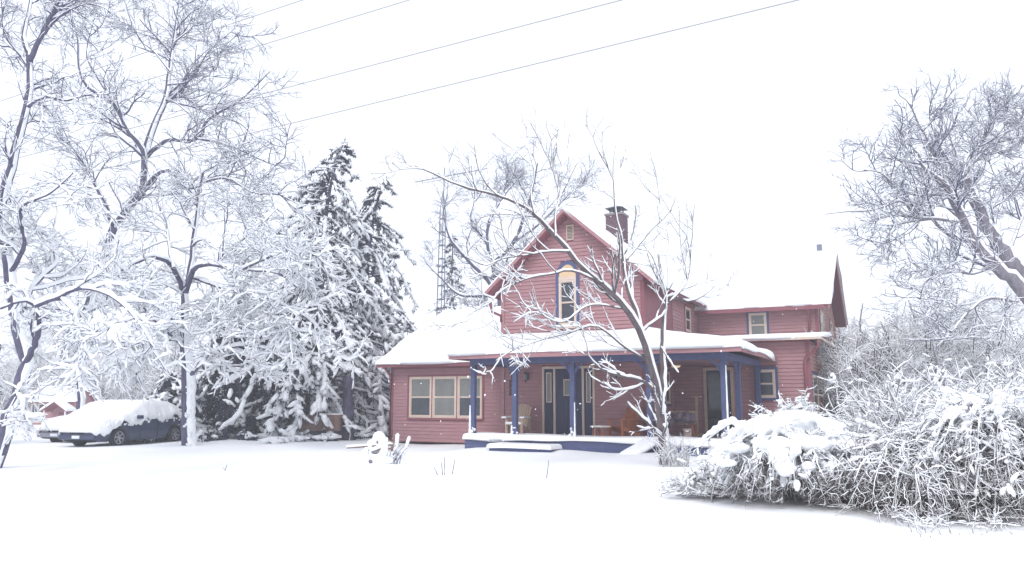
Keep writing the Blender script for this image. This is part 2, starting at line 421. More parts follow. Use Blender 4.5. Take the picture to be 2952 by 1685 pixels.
# --- openings: (x0,x1,z0,z1)
LW = [(-6.48, -5.50, .87, 2.35), (-5.46, -4.45, .87, 2.35), (-4.41, -3.40, .87, 2.35)]
DOOR = (-1.07, .81, .35, 2.62); UPW = (-.54, .31, 3.93, 6.15); VENT = (-.12, .12, 6.88, 7.38)
RW = (5.27, 6.01, 1.50, 2.60); RDOOR = (3.55, 4.57, .35, 2.60); RUP = (4.42, 5.24, 3.83, 4.93)
siding(W_main, GX0, GX1, .3, gable_z, front(0), [DOOR, (UPW[0], UPW[1], UPW[2], 5.70), (-.38, .15, 5.6, 6.1), VENT])
siding(W_left, -7.3, GX0-.01, .02, lambda x: 2.72, front(.03), [(-6.52, -3.36, .83, 2.39)])
siding(W_low, GX1+.03, 7.0, .3, lambda x: 3.44, front(3.3), [RDOOR, RW])
siding(W_up, GX1+.03, 6.98, 3.7, lambda x: 4.95, front(7.1), [RUP])
siding(W_low, 3.3, 15.4, .1, lambda x: 3.44, rside(7.0), [(3.75, 5.6, .95, 2.45), (7.0, 7.9, .3, 2.4), (9.6, 12.2, .6, 2.6)], m='siding_brown')
siding(W_up, 7.1, 15.4, 3.62, lambda y: 7.4-.6*abs(y-11.25), rside(6.99), [(7.7, 9.4, 3.85, 5.0), (12.0, 13.2, 3.85, 5.0)], m='siding_brown', stuff=True)
siding(W_main, .3, 3.3, .3, lambda y: 3.5, rside(GX1), [(2.0, 2.75, 1.3, 2.55)])
siding(W_main, 3.32, 7.1, 3.6, lambda y: 5.3, rside(GX1), [(5.0, 5.95, 4.0, 5.1)], stuff=True)
# --- corner boards
def corner(x, y, z0, z1, wdt=.11, m='trim_red'):
    b = MB(); b.box(x-wdt/2, x+wdt/2, y-wdt/2, y+wdt/2, z0, z1); b.build('corner_board', m, H)
corner(GX0+.03, .01, .3, 5.2, .13, 'siding'); corner(GX1-.02, .01, .3, 5.3, .13); corner(-7.27, .06, 0, 2.75, .13)
corner(6.98, 3.32, 0, 3.46, .12); corner(6.96, 7.13, 3.6, 5.0, .12)
# --- windows
def window(x0, x1, z0, z1, y, frame='tan', trim=None, sash=True, fw=.065, glass=('glass', 'glass'), split=.5, name='window', mul=0, mtx=None):
    """in a front wall at local y; mtx turns it for other walls"""
    T = mtx or Matrix.Identity(4)
    fr = MB()
    for a in [(x0, x0+fw, z0, z1), (x1-fw, x1, z0, z1), (x0+fw, x1-fw, z0, z0+fw*1.1), (x0+fw, x1-fw, z1-fw, z1)]:
        fr.box(a[0], a[1], y-.045, y+.01, a[2], a[3], T)
    f = fr.build(name, frame, H)
    zm = z0+(z1-z0)*split
    ix0, ix1 = x0+fw, x1-fw
    for k, (a, b, yy) in enumerate([(z0+fw*1.1, zm, y-.012), (zm, z1-fw, y-.02)] if sash else [(z0+fw*1.1, z1-fw, y-.012)]):
        s = MB(); t = .028
        s.box(ix0, ix0+t, yy-.012, yy+.006, a, b, T).box(ix1-t, ix1, yy-.012, yy+.006, a, b, T)
        s.box(ix0+t, ix1-t, yy-.012, yy+.006, a, a+t, T).box(ix0+t, ix1-t, yy-.012, yy+.006, b-t, b, T)
        s.build('sash', frame, f)
        p = MB(); p.box(ix0+t, ix1-t, yy-.002, yy+.004, a+t, b-t, T); p.build('pane', glass[k % 2], f)
    if trim:
        tb = MB(); w_ = .085
        for a in [(x0-w_, x0-.001, z0-w_, z1+w_), (x1+.001, x1+w_, z0-w_, z1+w_), (x0, x1, z1+.001, z1+w_), (x0, x1, z0-w_, z0-.001)]:
            tb.box(a[0], a[1], y-.035, y+.01, a[2], a[3], T)
        tb.build('casing', trim, f)
    return f
for i, q in enumerate(LW):
    window(*q, .03, 'tan', None, glass=[('glass', 'glass_blind'), ('glass_blind', 'glass_blind'), ('glass', 'glass_blind')][i])
b = MB(); b.box(-6.55, -6.481, -.03, .03, .80, 2.42).box(-3.399, -3.33, -.03, .03, .80, 2.42).box(-6.48, -3.40, -.03, .03, 2.351, 2.42)
b.box(-6.48, -3.40, -.05, .03, .80, .869).box(-5.499, -5.461, -.025, .03, .87, 2.35).box(-4.449, -4.411, -.025, .03, .87, 2.35); b.build('window_surround', 'trim_red', H)
# gothic upstairs window
f = window(-.43, .20, 3.98, 5.52, -.005, 'tan', None, glass=('glass', 'glass'))
cas = MB()
cas.box(-.54, -.431, -.05, .01, 3.93, 5.62).box(.201, .31, -.05, .01, 3.93, 5.62)
NA = 10
def arch(x0, x1, zs, h):
    c = (x0+x1)/2; pts = []
    for i in range(NA+1):
        t = i/NA; pts.append((x0+(c-x0)*(1-math.cos(t*math.pi/2))**.9, zs+h*math.sin(t*math.pi/2)))
    return pts+[(2*c-p[0], p[1]) for p in pts[-2::-1]]
o_, i_ = arch(-.54, .31, 5.62, .56), arch(-.43, .20, 5.62, .42)
for k in range(len(o_)-1):
    cas.poly([(o_[k][0], -.05, o_[k][1]), (o_[k+1][0], -.05, o_[k+1][1]), (i_[k+1][0], -.05, i_[k+1][1]), (i_[k][0], -.05, i_[k][1]),
              (o_[k][0], .0, o_[k][1]), (o_[k+1][0], .0, o_[k+1][1]), (i_[k+1][0], .0, i_[k+1][1]), (i_[k][0], .0, i_[k][1])],
             [(0,1,2,3), (4,7,6,5), (0,4,5,1), (2,6,7,3)])
cas.build('casing', 'blue', f)
tp = MB(); n = len(i_); tp.poly([(p[0], -.034, p[1]) for p in i_]+[(p[0], -.004, p[1]) for p in i_], [tuple(range(n)), tuple(range(2*n-1, n-1, -1))]); tp.build('arch_panel', 'tan_panel', f)
tr = MB(); tr.box(-.43, .20, -.06, .0, 5.521, 5.619); tr.build('transom', 'tan', f)
sl = MB(); sl.box(-.60, .37, -.12, .0, 3.87, 3.929); sl.build('sill', 'tan', f)
snow_slab((-.58, -.12, 3.93), (.35, -.12, 3.93), (.35, -.052, 3.93), (-.58, -.052, 3.93), .07, 8, 3, H, 'sill_snow', .05, .01, 3, drop=.01)
# attic vent with slats
v = MB(); v.box(-.13, -.105, -.05, .01, 6.87, 7.39).box(.105, .13, -.05, .01, 6.87, 7.39).box(-.105, .105, -.05, .01, 6.87, 6.9).box(-.105, .105, -.05, .01, 7.36, 7.39)
ve = v.build('attic_vent', 'tan', H)
b = MB(); b.box(-.105, .105, -.012, -.002, 6.9, 7.36); b.build('vent_back', 'glass', ve)
for k in range(9):
    z = 6.92+k*.05; s = MB(); s.poly([(-.105, -.045, z), (.105, -.045, z), (.105, -.014, z+.025), (-.105, -.014, z+.025), (-.105, -.045, z+.008), (.105, -.045, z+.008), (.105, -.014, z+.033), (-.105, -.014, z+.033)], [(0,3,2,1),(4,5,6,7),(0,1,5,4),(1,2,6,5),(2,3,7,6),(3,0,4,7)]); s.build('slat', 'tan', ve)
window(5.35, 5.93, 1.58, 2.52, 3.29, 'tan', 'blue')
window(4.50, 5.16, 3.91, 4.85, 7.09, 'tan', 'blue', glass=('glass_blind', 'glass_blind'))
def side_mtx(xx):   # front-wall frame (x, y, z) -> wall facing +x at x=xx ; window x becomes y
    return Matrix(((0, -1, 0, xx), (1, 0, 0, 0), (0, 0, 1, 0), (0, 0, 0, 1)))
S7 = side_mtx(7.0); S25 = side_mtx(2.5)
window(3.85, 5.5, 1.05, 2.35, 0, 'tan', 'blue', mtx=S7, sash=True)
window(7.08, 7.82, .35, 2.32, 0, 'tan', None, mtx=S7, sash=False, name='side_door')
window(9.7, 12.1, .7, 2.5, 0, 'tan', 'blue', mtx=S7, sash=True)
window(7.78, 9.32, 3.95, 4.92, .0, 'tan', 'trim_red', mtx=S7, glass=('glass_blind', 'glass_blind'))
window(12.1, 13.1, 3.95, 4.92, .0, 'tan', 'trim_red', mtx=S7)
window(2.08, 2.67, 1.38, 2.48, 0, 'tan', 'blue', mtx=S25)
window(5.08, 5.87, 4.08, 5.02, 0, 'tan', 'trim_red', mtx=S25)
# --- front door unit
df = MB(); t = .075
for a in (-1.07, -.66+.0, .36, .735): df.box(a, a+t, -.05, .01, .36, 2.54)
df.box(-1.07, .81, -.05, .01, 2.541, 2.62)
D = df.build('front_door', 'tan', H)
for x0, x1 in ((-.995, -.66), (.435, .735)):
    s = MB(); s.box(x0+.002, x1-.002, -.022, .0, .36, 2.539); s.build('side_panel', 'navy', D)
    g_ = MB(); g_.box(x0+.07, x0+.1, -.034, -.023, 1.43, 2.42).box(x1-.1, x1-.07, -.034, -.023, 1.43, 2.42).box(x0+.1, x1-.1, -.034, -.023, 1.43, 1.46).box(x0+.1, x1-.1, -.034, -.023, 2.39, 2.42); g_.build('light_frame', 'tan', D)
    p = MB(); p.box(x0+.1, x1-.1, -.03, -.023, 1.46, 2.39); p.build('pane', 'glass_blind', D)
    for kk in range(2):
        q = MB(); q.box(x0+.06, x1-.06, -.03, -.0225, .5+kk*.42, .86+kk*.42); q.build('raised_panel', 'navy', D)
s = MB(); s.box(-.583, .358, -.03, .0, .36, 2.539); s.build('door_leaf', 'navy', D)
g_ = MB(); g_.box(-.29, -.26, -.045, -.031, 1.65, 2.19).box(.03, .06, -.045, -.031, 1.65, 2.19).box(-.26, .03, -.045, -.031, 1.65, 1.68).box(-.26, .03, -.045, -.031, 2.16, 2.19); g_.build('light_frame', 'tan', D)
p = MB(); p.box(-.26, .03, -.04, -.031, 1.68, 2.16); p.build('pane', 'glass_blind', D)
for xa in (-.5, -.06):
    for za in (.45, 1.0): q = MB(); q.box(xa, xa+.33, -.038, -.0305, za, za+.45); q.build('raised_panel', 'navy', D)
q = MB(); q.tube([(.29, -.03, 1.32), (.29, -.1, 1.32)], .03, 8).tube([(.29, -.03, 1.5), (.29, -.05, 1.5)], .025, 8); q.build('handle', 'metal_dark', D)
# --- porch door
df = MB(); df.box(3.55, 3.65, 3.24, 3.3, .36, 2.52).box(4.47, 4.57, 3.24, 3.3, .36, 2.52).box(3.55, 4.57, 3.24, 3.3, 2.521, 2.62)
D2 = df.build('porch_door', 'wood_pale', H)
s = MB(); s.box(3.652, 4.468, 3.262, 3.298, .36, 2.519); s.build('door_leaf', 'navy', D2)
p = MB(); p.box(3.72, 4.40, 3.252, 3.2615, .75, 2.42); p.build('pane', 'glass', D2)
q = MB(); q.tube([(4.42, 3.26, 1.35), (4.42, 3.19, 1.35)], .025, 8); q.build('handle', 'metal_dark', D2)
# --- roofs: thin decks, rake boards, fascias
rf = MB(); OV = .45; th = .12
xe0, xe1 = GX0-OV, GX1+OV
ze0, ze1 = RID-SL*(GC-xe0), RID-SL*(xe1-GC)
rf.prism([(xe0, ze0), (GC, RID), (xe1, ze1), (xe1, ze1-th), (GC, RID-th*1.25), (xe0, ze0-th)], -.42, 14.9)
roof1 = rf.build('roof', 'trim_red', H); roof1['label'] = 'steep gable roof'
b = MB(); b.prism([(xe0-.02, ze0+.03), (GC, RID+.05), (xe1+.02, ze1+.03), (xe1+.02, ze1-.10), (GC, RID-.09), (xe0-.02, ze0-.10)], -.46, -.421); b.build('rake_board', 'siding', H)
snow_slab((xe1+.06, -.44, ze1-.02), (xe1+.06, 14.9, ze1-.02), (GC-.02, 14.9, RID+.03), (GC-.02, -.44, RID+.03), .16, 30, 8, H, 'roof_snow', .12, .035, 11)
snow_slab((xe0-.06, -.44, ze0-.02), (xe0-.06, 14.9, ze0-.02), (GC+.02, 14.9, RID+.03), (GC+.02, -.44, RID+.03), .13, 30, 8, H, 'roof_snow', .12, .035, 12)
rf = MB(); ys, ym, yb = 6.65, 11.25, 15.85; ez, rz = 5.02, 7.72
rf.prism([(ys, ez), (ym, rz), (yb, ez), (yb, ez-.1), (ym, rz-.13), (ys, ez-.1)], .1, 7.42, 'x')
rf.build('roof', 'trim_red', H)
b = MB(); b.prism([(ys-.02, ez+.03), (ym, rz+.05), (yb+.02, ez+.03), (yb+.02, ez-.17), (ym, rz-.15), (ys-.02, ez-.17)], 7.421, 7.46, 'x'); b.build('rake_board', 'siding', H)
snow_slab((.15, ys-.06, ez+.0), (7.54, ys-.06, ez+.0), (7.54, ym, rz+.02), (.15, ym, rz+.02), .16, 34, 14, H, 'roof_snow', .14, .035, 13)
snow_slab((.4, ym-.02, rz+.03), (7.54, ym-.02, rz+.03), (7.54, yb+.06, ez), (.4, yb+.06, ez), .14, 20, 10, H, 'roof_snow', .14, .035, 14)
# valley piece between gable slope and the wing roof
b = MB(); b.box(6.75, 6.95, 11.15, 11.35, 7.6, 8.12); b.build('roof_vent', 'galv', H)
rf = MB(); rf.prism([(-.37, 2.86), (4.18, 5.2), (8.7, 2.86), (8.7, 2.76), (4.18, 5.08), (-.37, 2.76)], -7.7, GX0-.005, 'x'); rf.build('roof', 'trim_red', H)
b = MB(); b.prism([(-.39, 2.88), (4.18, 5.24), (8.72, 2.88), (8.72, 2.72), (4.18, 5.06), (-.39, 2.72)], -7.73, -7.701, 'x'); b.build('rake_board', 'siding', H)
b = MB(); b.box(-7.7, GX0-.01, -.42, -.371, 2.7, 2.86); b.build('fascia', 'trim_red', H)
snow_slab((-7.76, -.46, 2.83), (GX0-.005, -.46, 2.83), (GX0-.005, 4.2, 5.22), (-7.76, 4.2, 5.22), .17, 24, 14, H, 'roof_snow', .2, .035, 15)
snow_slab((-7.76, 4.18, 5.22), (GX0-.005, 4.18, 5.22), (GX0-.005, 8.7, 2.86), (-7.76, 8.7, 2.86), .15, 14, 8, H, 'roof_snow', .2, .035, 16)
# low roof over the right ground floor with its skirt along the side wall
rf = MB(); rf.poly([(2.51, 2.95, 3.45), (7.42, 2.95, 3.45), (7.42, 7.09, 3.78), (2.51, 7.09, 3.78), (2.51, 2.95, 3.55), (7.42, 2.95, 3.55), (7.42, 7.09, 3.88), (2.51, 7.09, 3.88)], [(0,3,2,1),(4,5,6,7),(0,1,5,4),(1,2,6,5),(2,3,7,6),(3,0,4,7)])
rf.build('roof', 'trim_red', H)
rf = MB(); rf.poly([(7.0, 7.1, 3.5), (7.42, 7.1, 3.45), (7.42, 15.4, 3.45), (7.0, 15.4, 3.5), (7.0, 7.1, 3.68), (7.42, 7.1, 3.53), (7.42, 15.4, 3.53), (7.0, 15.4, 3.68)], [(0,3,2,1),(4,5,6,7),(0,1,5,4),(1,2,6,5),(2,3,7,6),(3,0,4,7)]); rf.build('roof', 'trim_red', H)
snow_slab((2.5, 2.90, 3.54), (7.47, 2.90, 3.54), (7.47, 7.08, 3.88), (2.5, 7.08, 3.88), .13, 20, 10, H, 'roof_snow', .1, .012, 17)
snow_slab((7.0, 7.05, 3.66), (7.47, 7.05, 3.53), (7.47, 15.4, 3.53), (7.0, 15.4, 3.66), .11, 6, 20, H, 'roof_snow', .1, .012, 18)
b = MB(); b.box(2.5, 7.42, 2.90, 2.949, 3.46, 3.54).box(7.421, 7.46, 2.9, 15.4, 3.46, 3.54); b.build('fascia', 'tan', H)
b = MB(); b.box(2.5, 7.3, 6.58, 6.649, 4.85, 5.0); b.build('fascia', 'trim_red', H)
# --- gutters and downspouts
b = MB(); b.tube([(-7.35, -.42, 2.72), (-7.35, -.3, 2.62), (-7.3, -.08, 2.42), (-7.3, -.05, 2.2), (-7.3, -.05, .1), (-7.3, -.2, .03)], .045, 8); b.build('downspout', 'trim_red', H, True)
b = MB(); b.tube([(7.36, 2.88, 3.42), (7.36, 2.88, 3.25), (7.2, 3.05, 3.1), (6.92, 3.2, 2.85), (6.88, 3.22, 2.7), (6.88, 3.22, .1)], .05, 8); b.build('downspout', 'trim_red', H, True)
b = MB(); b.tube([(6.7, 6.6, 4.9), (6.7, 6.95, 4.75), (6.7, 7.03, 4.6), (6.7, 7.03, 3.75)], .045, 8); b.build('downspout', 'trim_red', H, True)
b = MB(); b.tube([(-2.95, -.25, 4.98), (-2.95, -.25, 4.8), (-2.9, -.2, 4.55), (-2.62, -.1, 4.42), (-2.62, -.06, 4.2)], .05, 8); b.build('downspout', 'trim_red', H, True)
# --- chimney
ch = MB(); cx, cy = .26, 4.0; ch.box(cx-.32, cx+.32, cy-.32, cy+.32, 6.9, 8.92); CH = ch.build('chimney', 'mortar', H)
bz = 7.2; r = 0; CZ = -.42
while bz < 8.86:
    for side in range(2):
        k = -.335+(0 if r % 2 else -.11)
        while k < .33:
            a0, a1 = max(-.335, k), min(.335, k+.21)
            if a1-a0 > .04:
                q = MB()
                if side == 0: q.box(cx+a0, cx+a1-.012, cy-.335, cy-.31, bz, bz+.066)
                else: q.box(cx+.31, cx+.336, cy+a0, cy+a1-.012, bz, bz+.066)
                q.build('brick', 'brick', CH)
            k += .22
    bz += .078; r += 1
b = MB(); b.box(cx-.37, cx+.37, cy-.37, cy+.37, 8.92, 9.0); b.build('crown', 'mortar', CH)
b = MB()
for sx in (-.2, .2):
    for sy in (-.2, .2): b.box(cx+sx-.015, cx+sx+.015, cy+sy-.015, cy+sy+.015, 9.0, 9.22)
b.tube([(cx, cy, 9.0), (cx, cy, 9.14)], .13, 12); b.build('flue', 'metal_dark', CH)
b = MB(); b.poly([(cx-.36, cy-.36, 9.21), (cx+.36, cy-.36, 9.21), (cx+.36, cy+.36, 9.21), (cx-.36, cy+.36, 9.21), (cx, cy, 9.36)], [(0,3,2,1), (0,1,4), (1,2,4), (2,3,4), (3,0,4)]); b.build('cap', 'metal_dark', CH)
CH.location = (0, 0, -.40)
# --- porch: deck boards, skirt, posts, beams, roof
DX0, DX1, DY = -2.65, 5.5, -2.4
b = MB(); b.box(DX0, DX1, DY+.03, -.03, .16, .315).box(2.55, DX1, -.03, 3.25, .16, .315); b.build('porch_frame', 'blue', H)
x = DX0
while x < DX1-.01:
    y1 = 3.24 if x > 2.52 else -.03
    q = MB(); q.box(x, min(x+.138, DX1), DY, y1, .318, .35); q.build('deck_board', 'porch_floor', H); x += .145
for k, (za, zb) in enumerate(((-.12, .09), (.095, .312))):
    q = MB(); q.box(DX0, DX1, DY-.012-.004*k, DY+.025, za, zb); q.build('skirt_board', 'blue', H)
    q = MB(); q.box(DX1-.02, DX1+.012+.004*k, DY+.026, 3.2, za, zb); q.build('skirt_board', 'blue', H)
snow_slab((DX0-.06, DY-.07, .345), (DX1+.05, DY-.07, .345), (DX1+.05, DY+.72, .352), (DX0-.06, DY+.72, .352), .13, 60, 6, H, 'deck_snow', .09, .018, 21, drop=.05)
snow_slab((DX0-.04, DY+.6, .352), (-1.3, DY+.6, .352), (-1.5, -1.0, .352), (DX0-.04, -.9, .352), .05, 10, 6, H, 'deck_snow', .4, .01, 22, drop=0)
POSTS = [(-2.42, -2.28), (-.94, -2.28), (.98, -2.28), (3.32, -2.28), (5.40, -2.28), (5.40, -.35), (5.4, 3.1)]
for i, (x, y) in enumerate(POSTS):
    q = MB(); q.box(x-.075, x+.075, y-.075, y+.075, .352, 2.62); P_ = q.build('post', 'blue', H, bevel=.012)
    q = MB(); q.box(x-.095, x+.095, y-.095, y+.095, 2.45, 2.53); q.build('post_cap', 'blue', P_)
# snow plastered up the windward side of posts
for i, hgt, wd in ((0, .95, .05), (4, 2.05, .035), (2, 1.05, .03), (1, .35, .05)):
    x, y = POSTS[i]; sx = {0: -1, 4: 1, 2: 1, 1: -1}[i]
    zs = np.linspace(.4, .4+hgt, 14); P = np.stack([np.full(14, x+sx*.08), np.full(14, y-.07), zs], 1)[None]
    Rr = (wd*(1-.5*np.linspace(0, 1, 14))*RNG.uniform(.8, 1.2, 14))[None]; v_, f_ = tubes(P, Rr, 7); npobj('post_snow', v_, f_, 'snow', H)
    c_ = np.stack([x+RNG.uniform(-.1, .1, 14), y-.09+RNG.uniform(-.02, .035, 14), .44+RNG.uniform(0, .25, 14)], 1); v_, f_ = blobs(c_, np.full((14, 3), .035)*RNG.uniform(.5, 1.2, (14, 1)), RNG); npobj('post_snow', v_, f_, 'snow', H)
def bracket(x, y, dx, dy):
    pts = []
    for k in range(5):
        t = k/4; q = .3*t-.035*math.sin(t*math.pi); r = .34*t+.035*math.sin(t*math.pi); pts.append((x+dx*(.06+q), y+dy*(.06+q), 2.28+r))
    q = MB()
    for k in range(4): q.bar(pts[k], pts[k+1], .06, .07)
    q.build('bracket', 'blue', H)
for (x, y) in POSTS[:5]:
    if x < 5: bracket(x, y, 1, 0)
    if x > -2: bracket(x, y, -1, 0)
bracket(5.4, -2.28, 0, 1); bracket(5.4, -.35, 0, -1); bracket(5.4, -.35, 0, 1)
b = MB(); b.box(-2.52, 5.5, -2.37, -2.19, 2.62, 2.82).box(5.31, 5.49, -2.19, 3.2, 2.62, 2.82).box(-2.52, -2.34, -2.19, -.02, 2.62, 2.82); b.build('porch_beam', 'blue', H)
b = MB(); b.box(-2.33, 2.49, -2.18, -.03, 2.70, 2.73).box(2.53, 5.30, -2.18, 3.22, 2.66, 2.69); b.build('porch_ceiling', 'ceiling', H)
PX0, PX1, PYF = -2.95, 5.98, -2.85; pzf, pzw = 2.93, 3.62
rf = MB(); # front shed slope, right hip slope
rf.poly([(PX0, PYF, pzf-.1), (PX1, PYF, pzf-.1), (2.52, -.03, pzw-.1), (PX0, -.03, pzw-.1), (PX0, PYF, pzf), (PX1, PYF, pzf), (2.52, -.03, pzw), (PX0, -.03, pzw)], [(0,3,2,1),(4,5,6,7),(0,1,5,4),(1,2,6,5),(2,3,7,6),(3,0,4,7)])
rf.poly([(PX1, PYF, pzf-.1), (PX1, 3.22, pzf-.1), (2.52, 3.22, pzw-.1), (2.52, -.03, pzw-.1), (PX1, PYF, pzf), (PX1, 3.22, pzf), (2.52, 3.22, pzw), (2.52, -.03, pzw)], [(0,3,2,1),(4,5,6,7),(0,1,5,4),(2,3,7,6),(3,0,4,7)])
rf.build('porch_roof', 'trim_red', H)
b = MB(); b.box(PX0, PX1+.03, PYF-.04, PYF-.001, pzf-.15, pzf+.015).box(PX1+.001, PX1+.04, PYF, 3.2, pzf-.15, pzf+.015).box(PX0-.04, PX0-.001, PYF-.04, -.04, pzf-.15, pzf+.03); b.build('fascia', 'siding', H)
b = MB(); b.poly([(PX0-.02, -.04, 2.82), (PX0-.02, PYF, 2.82), (PX0-.02, PYF, pzf-.1), (PX0-.02, -.04, pzw-.1), (PX0+.02, -.04, 2.82), (PX0+.02, PYF, 2.82), (PX0+.02, PYF, pzf-.1), (PX0+.02, -.04, pzw-.1)], [(0,3,2,1),(4,5,6,7),(0,1,5,4),(1,2,6,5),(2,3,7,6),(3,0,4,7)]); b.build('gable_end', 'siding', H)
snow_slab((PX0-.03, PYF-.08, pzf), (PX1+.1, PYF-.08, pzf), (2.62, -.02, pzw+.02), (PX0-.03, -.02, pzw), .17, 50, 10, H, 'roof_snow', .2, .03, 31, drop=.03)
snow_slab((PX1+.1, PYF-.1, pzf), (PX1+.1, 2.2, pzf-.06), (2.56, 3.2, pzw+.03), (2.5, -.1, pzw+.02), .18, 24, 10, H, 'roof_snow', .2, .03, 32, drop=.07)
# --- step and ramp
ST = empty('porch_step', hw(-.35, -2.9, 0), HA, 'low blue box step covered in snow in front of the blue porch skirt', 'step')
b = MB(); b.box(-1.0, 1.0, -.28, .42, -.12, .09); b.build('step_box', 'blue', ST)
b = MB(); b.box(-1.02, 1.02, -.31, .42, .092, .13); b.build('tread', 'blue', ST)
snow_slab((-1.06, -.36, .13), (1.06, -.36, .13), (1.06, .45, .13), (-1.06, .45, .13), .12, 20, 6, ST, 'snow', .09, .01, 23, drop=.04)
RP = empty('porch_ramp', hw(3.0, -2.45, 0), HA, 'short snow covered ramp leaning on the porch edge left of the front tree trunk', 'ramp')
b = MB(); b.poly([(-.3, -.6, -.05), (.08, -.6, -.05), (.62, 0, .33), (.2, 0, .33), (-.3, -.6, 0.0), (.08, -.6, 0.0), (.62, 0, .37), (.2, 0, .37)], [(0,3,2,1),(4,5,6,7),(0,1,5,4),(1,2,6,5),(2,3,7,6),(3,0,4,7)]); b.build('plank', 'wood_old', RP)
snow_slab((-.34, -.62, .0), (.12, -.62, .0), (.66, .02, .38), (.16, .02, .38), .11, 8, 8, RP, 'snow', .1, .01, 24, drop=.02)

# ------------------------------------------------------------------ things on the porch
# wall lanterns
def lantern(x, y, z, label):
    L = empty('wall_lantern', hw(x, y, z), HA, label, 'lantern', 'lanterns on the porch wall')
    b = MB(); b.box(-.05, .05, -.03, -.0, -.12, .12); b.build('back_plate', 'metal_dark', L, bevel=.008)
    b = MB(); b.tube([(0, -.02, .08), (0, -.09, .16), (0, -.16, .15), (0, -.16, .1)], .012, 6); b.build('arm', 'metal_dark', L)
    b = MB(); b.tube([(0, -.16, .15), (0, -.16, .1), (0, -.16, .085)], [.01, .07, .085], 8); b.tube([(0, -.16, -.13), (0, -.16, -.16), (0, -.16, -.2)], [.06, .04, .008], 8); b.build('cap', 'metal_dark', L)
    b = MB(); b.tube([(0, -.16, .085), (0, -.16, -.13)], [.068, .05], 6); b.build('glass', 'glass_blind', L)
lantern(-1.62, -.03, 2.3, 'black wall lantern left of the front door'); lantern(1.52, -.03, 2.3, 'black wall lantern between front door and brown chair')
# dark framed wall ornament
o = empty('wall_ornament', hw(-2.2, -.03, 1.9), HA, 'narrow dark ladder shaped ornament hanging on the porch wall by the left windows', 'ornament')
b = MB(); b.box(-.10, -.07, -.03, 0, -.25, .3).box(.03, .06, -.03, 0, -.25, .3); b.build('rail', 'metal_dark', o)
for k in range(4): q = MB(); q.box(-.07, .03, -.03, -.002, -.2+k*.14, -.17+k*.14); q.build('rung', 'metal_dark', o)
b = MB(); b.tube([(-.1, -.02, .5), (-.03, -.03, .58), (.05, -.03, .5), (.1, -.02, .56)], .022, 6).tube([(-.02, -.02, .3), (-.02, -.02, .55)], .012, 6); b.build('top_scroll', 'metal_dark', o)
# ceiling light
o = empty('ceiling_light', hw(3.05, 1.6, 2.66), HA, 'small round light glowing under the porch ceiling right of the front tree', 'lamp')
b = MB(); b.tube([(0, 0, 0), (0, 0, -.03)], .16, 16); b.build('mount', 'wood_pale', o)
b = MB(); b.tube([(0, 0, -.03), (0, 0, -.07), (0, 0, -.1)], [.15, .13, .05], 16); b.build('lamp_shade', 'lamp', o, True)
def adirondack(name, loc, rz, label, mw, snow, rocker):
    c = empty(name, loc, rz, label, 'chair', 'wooden chairs on the porch')      # faces -y locally
    for s in (-1, 1):
        b = MB(); b.bar((s*.27, -.33, 0), (s*.27, -.33, .56), .09, .03) ; b.build('leg', mw, c)
        b = MB(); b.bar((s*.27, -.36, .33), (s*.27, .42, .08), .03, .11); b.build('side_rail', mw, c)
        b = MB(); b.bar((s*.27, .38, .0), (s*.29, .22, .58), .08, .03); b.build('leg', mw, c)
        b = MB(); b.box(s*.32-.075, s*.32+.075, -.42, .32, .565, .592); b.build('arm', mw, c, bevel=.006)
        if rocker:
            q = MB()
            for k in range(8):
                t0, t1 = -1+k*.25, -.75+k*.25; q.bar((s*.27, t0*.55, .02+.09*t0*t0), (s*.27, t1*.55, .02+.09*t1*t1), .03, .05)
            q.build('rocker', mw, c)
        if snow: snow_slab((s*.32-.08, -.43, .592), (s*.32+.08, -.43, .592), (s*.32+.08, .15, .592), (s*.32-.08, .15, .592), .05, 4, 6, c, 'snow', .05, .004, 3, drop=.005)
    for k in range(5):
        y = -.36+k*.115; z = .37-.32*(y+.36)
        q = MB(); q.box(-.285, .285, y, y+.095, z, z+.022); q.build('seat_slat', mw, c)
    for k in range(7):
        x = -.255+k*.085; hgt = .82-.9*x*x*1.6
        q = MB(); q.bar((x*.85, .14, .27), (x*1.08, .14+hgt*.42, .27+hgt*.92), .074, .02); q.build('back_slat', mw, c)
    b = MB(); b.box(-.3, .3, .30, .33, .52, .58); b.build('back_rail', mw, c)
    if snow: snow_slab((-.28, -.4, .40), (.28, -.4, .40), (.28, .08, .30), (-.28, .08, .30), .09, 8, 6, c, 'snow', .08, .01, 4, drop=.02)
    return c
adirondack('adirondack_chair', hw(2.02, -.75, .352), HA-R_(28), 'reddish brown slatted wooden armchair right of the front door, seat free of snow', 'wood_red', False, False)
o = empty('footrest', hw(1.42, -1.15, .352), HA-R_(28), 'low wooden footrest in front of the brown armchair', 'footrest')
for s in (-1, 1): b = MB(); b.bar((s*.22, -.15, 0), (s*.22, -.1, .33), .05, .03).bar((s*.22, .15, 0), (s*.22, .1, .33), .05, .03); b.build('leg', 'wood_red', o)
for k in range(4): q = MB(); q.box(-.27, .27, -.2+k*.1, -.11+k*.1, .335, .357); q.build('slat', 'wood_pale', o)
b = MB(); b.box(-.2, .2, -.02, .02, .12, .16); b.build('stretcher', 'wood_red', o)
snow_slab((-.25, -.2, .358), (.25, -.2, .358), (.25, .18, .358), (-.25, .18, .358), .03, 4, 4, o, 'snow', .05, .004, 3, drop=0)
adirondack('adirondack_chair', hw(-1.52, -.95, .352), HA+R_(4), 'snow dusted wooden rocking chair behind the second blue post from the left', 'wood_pale', True, True)
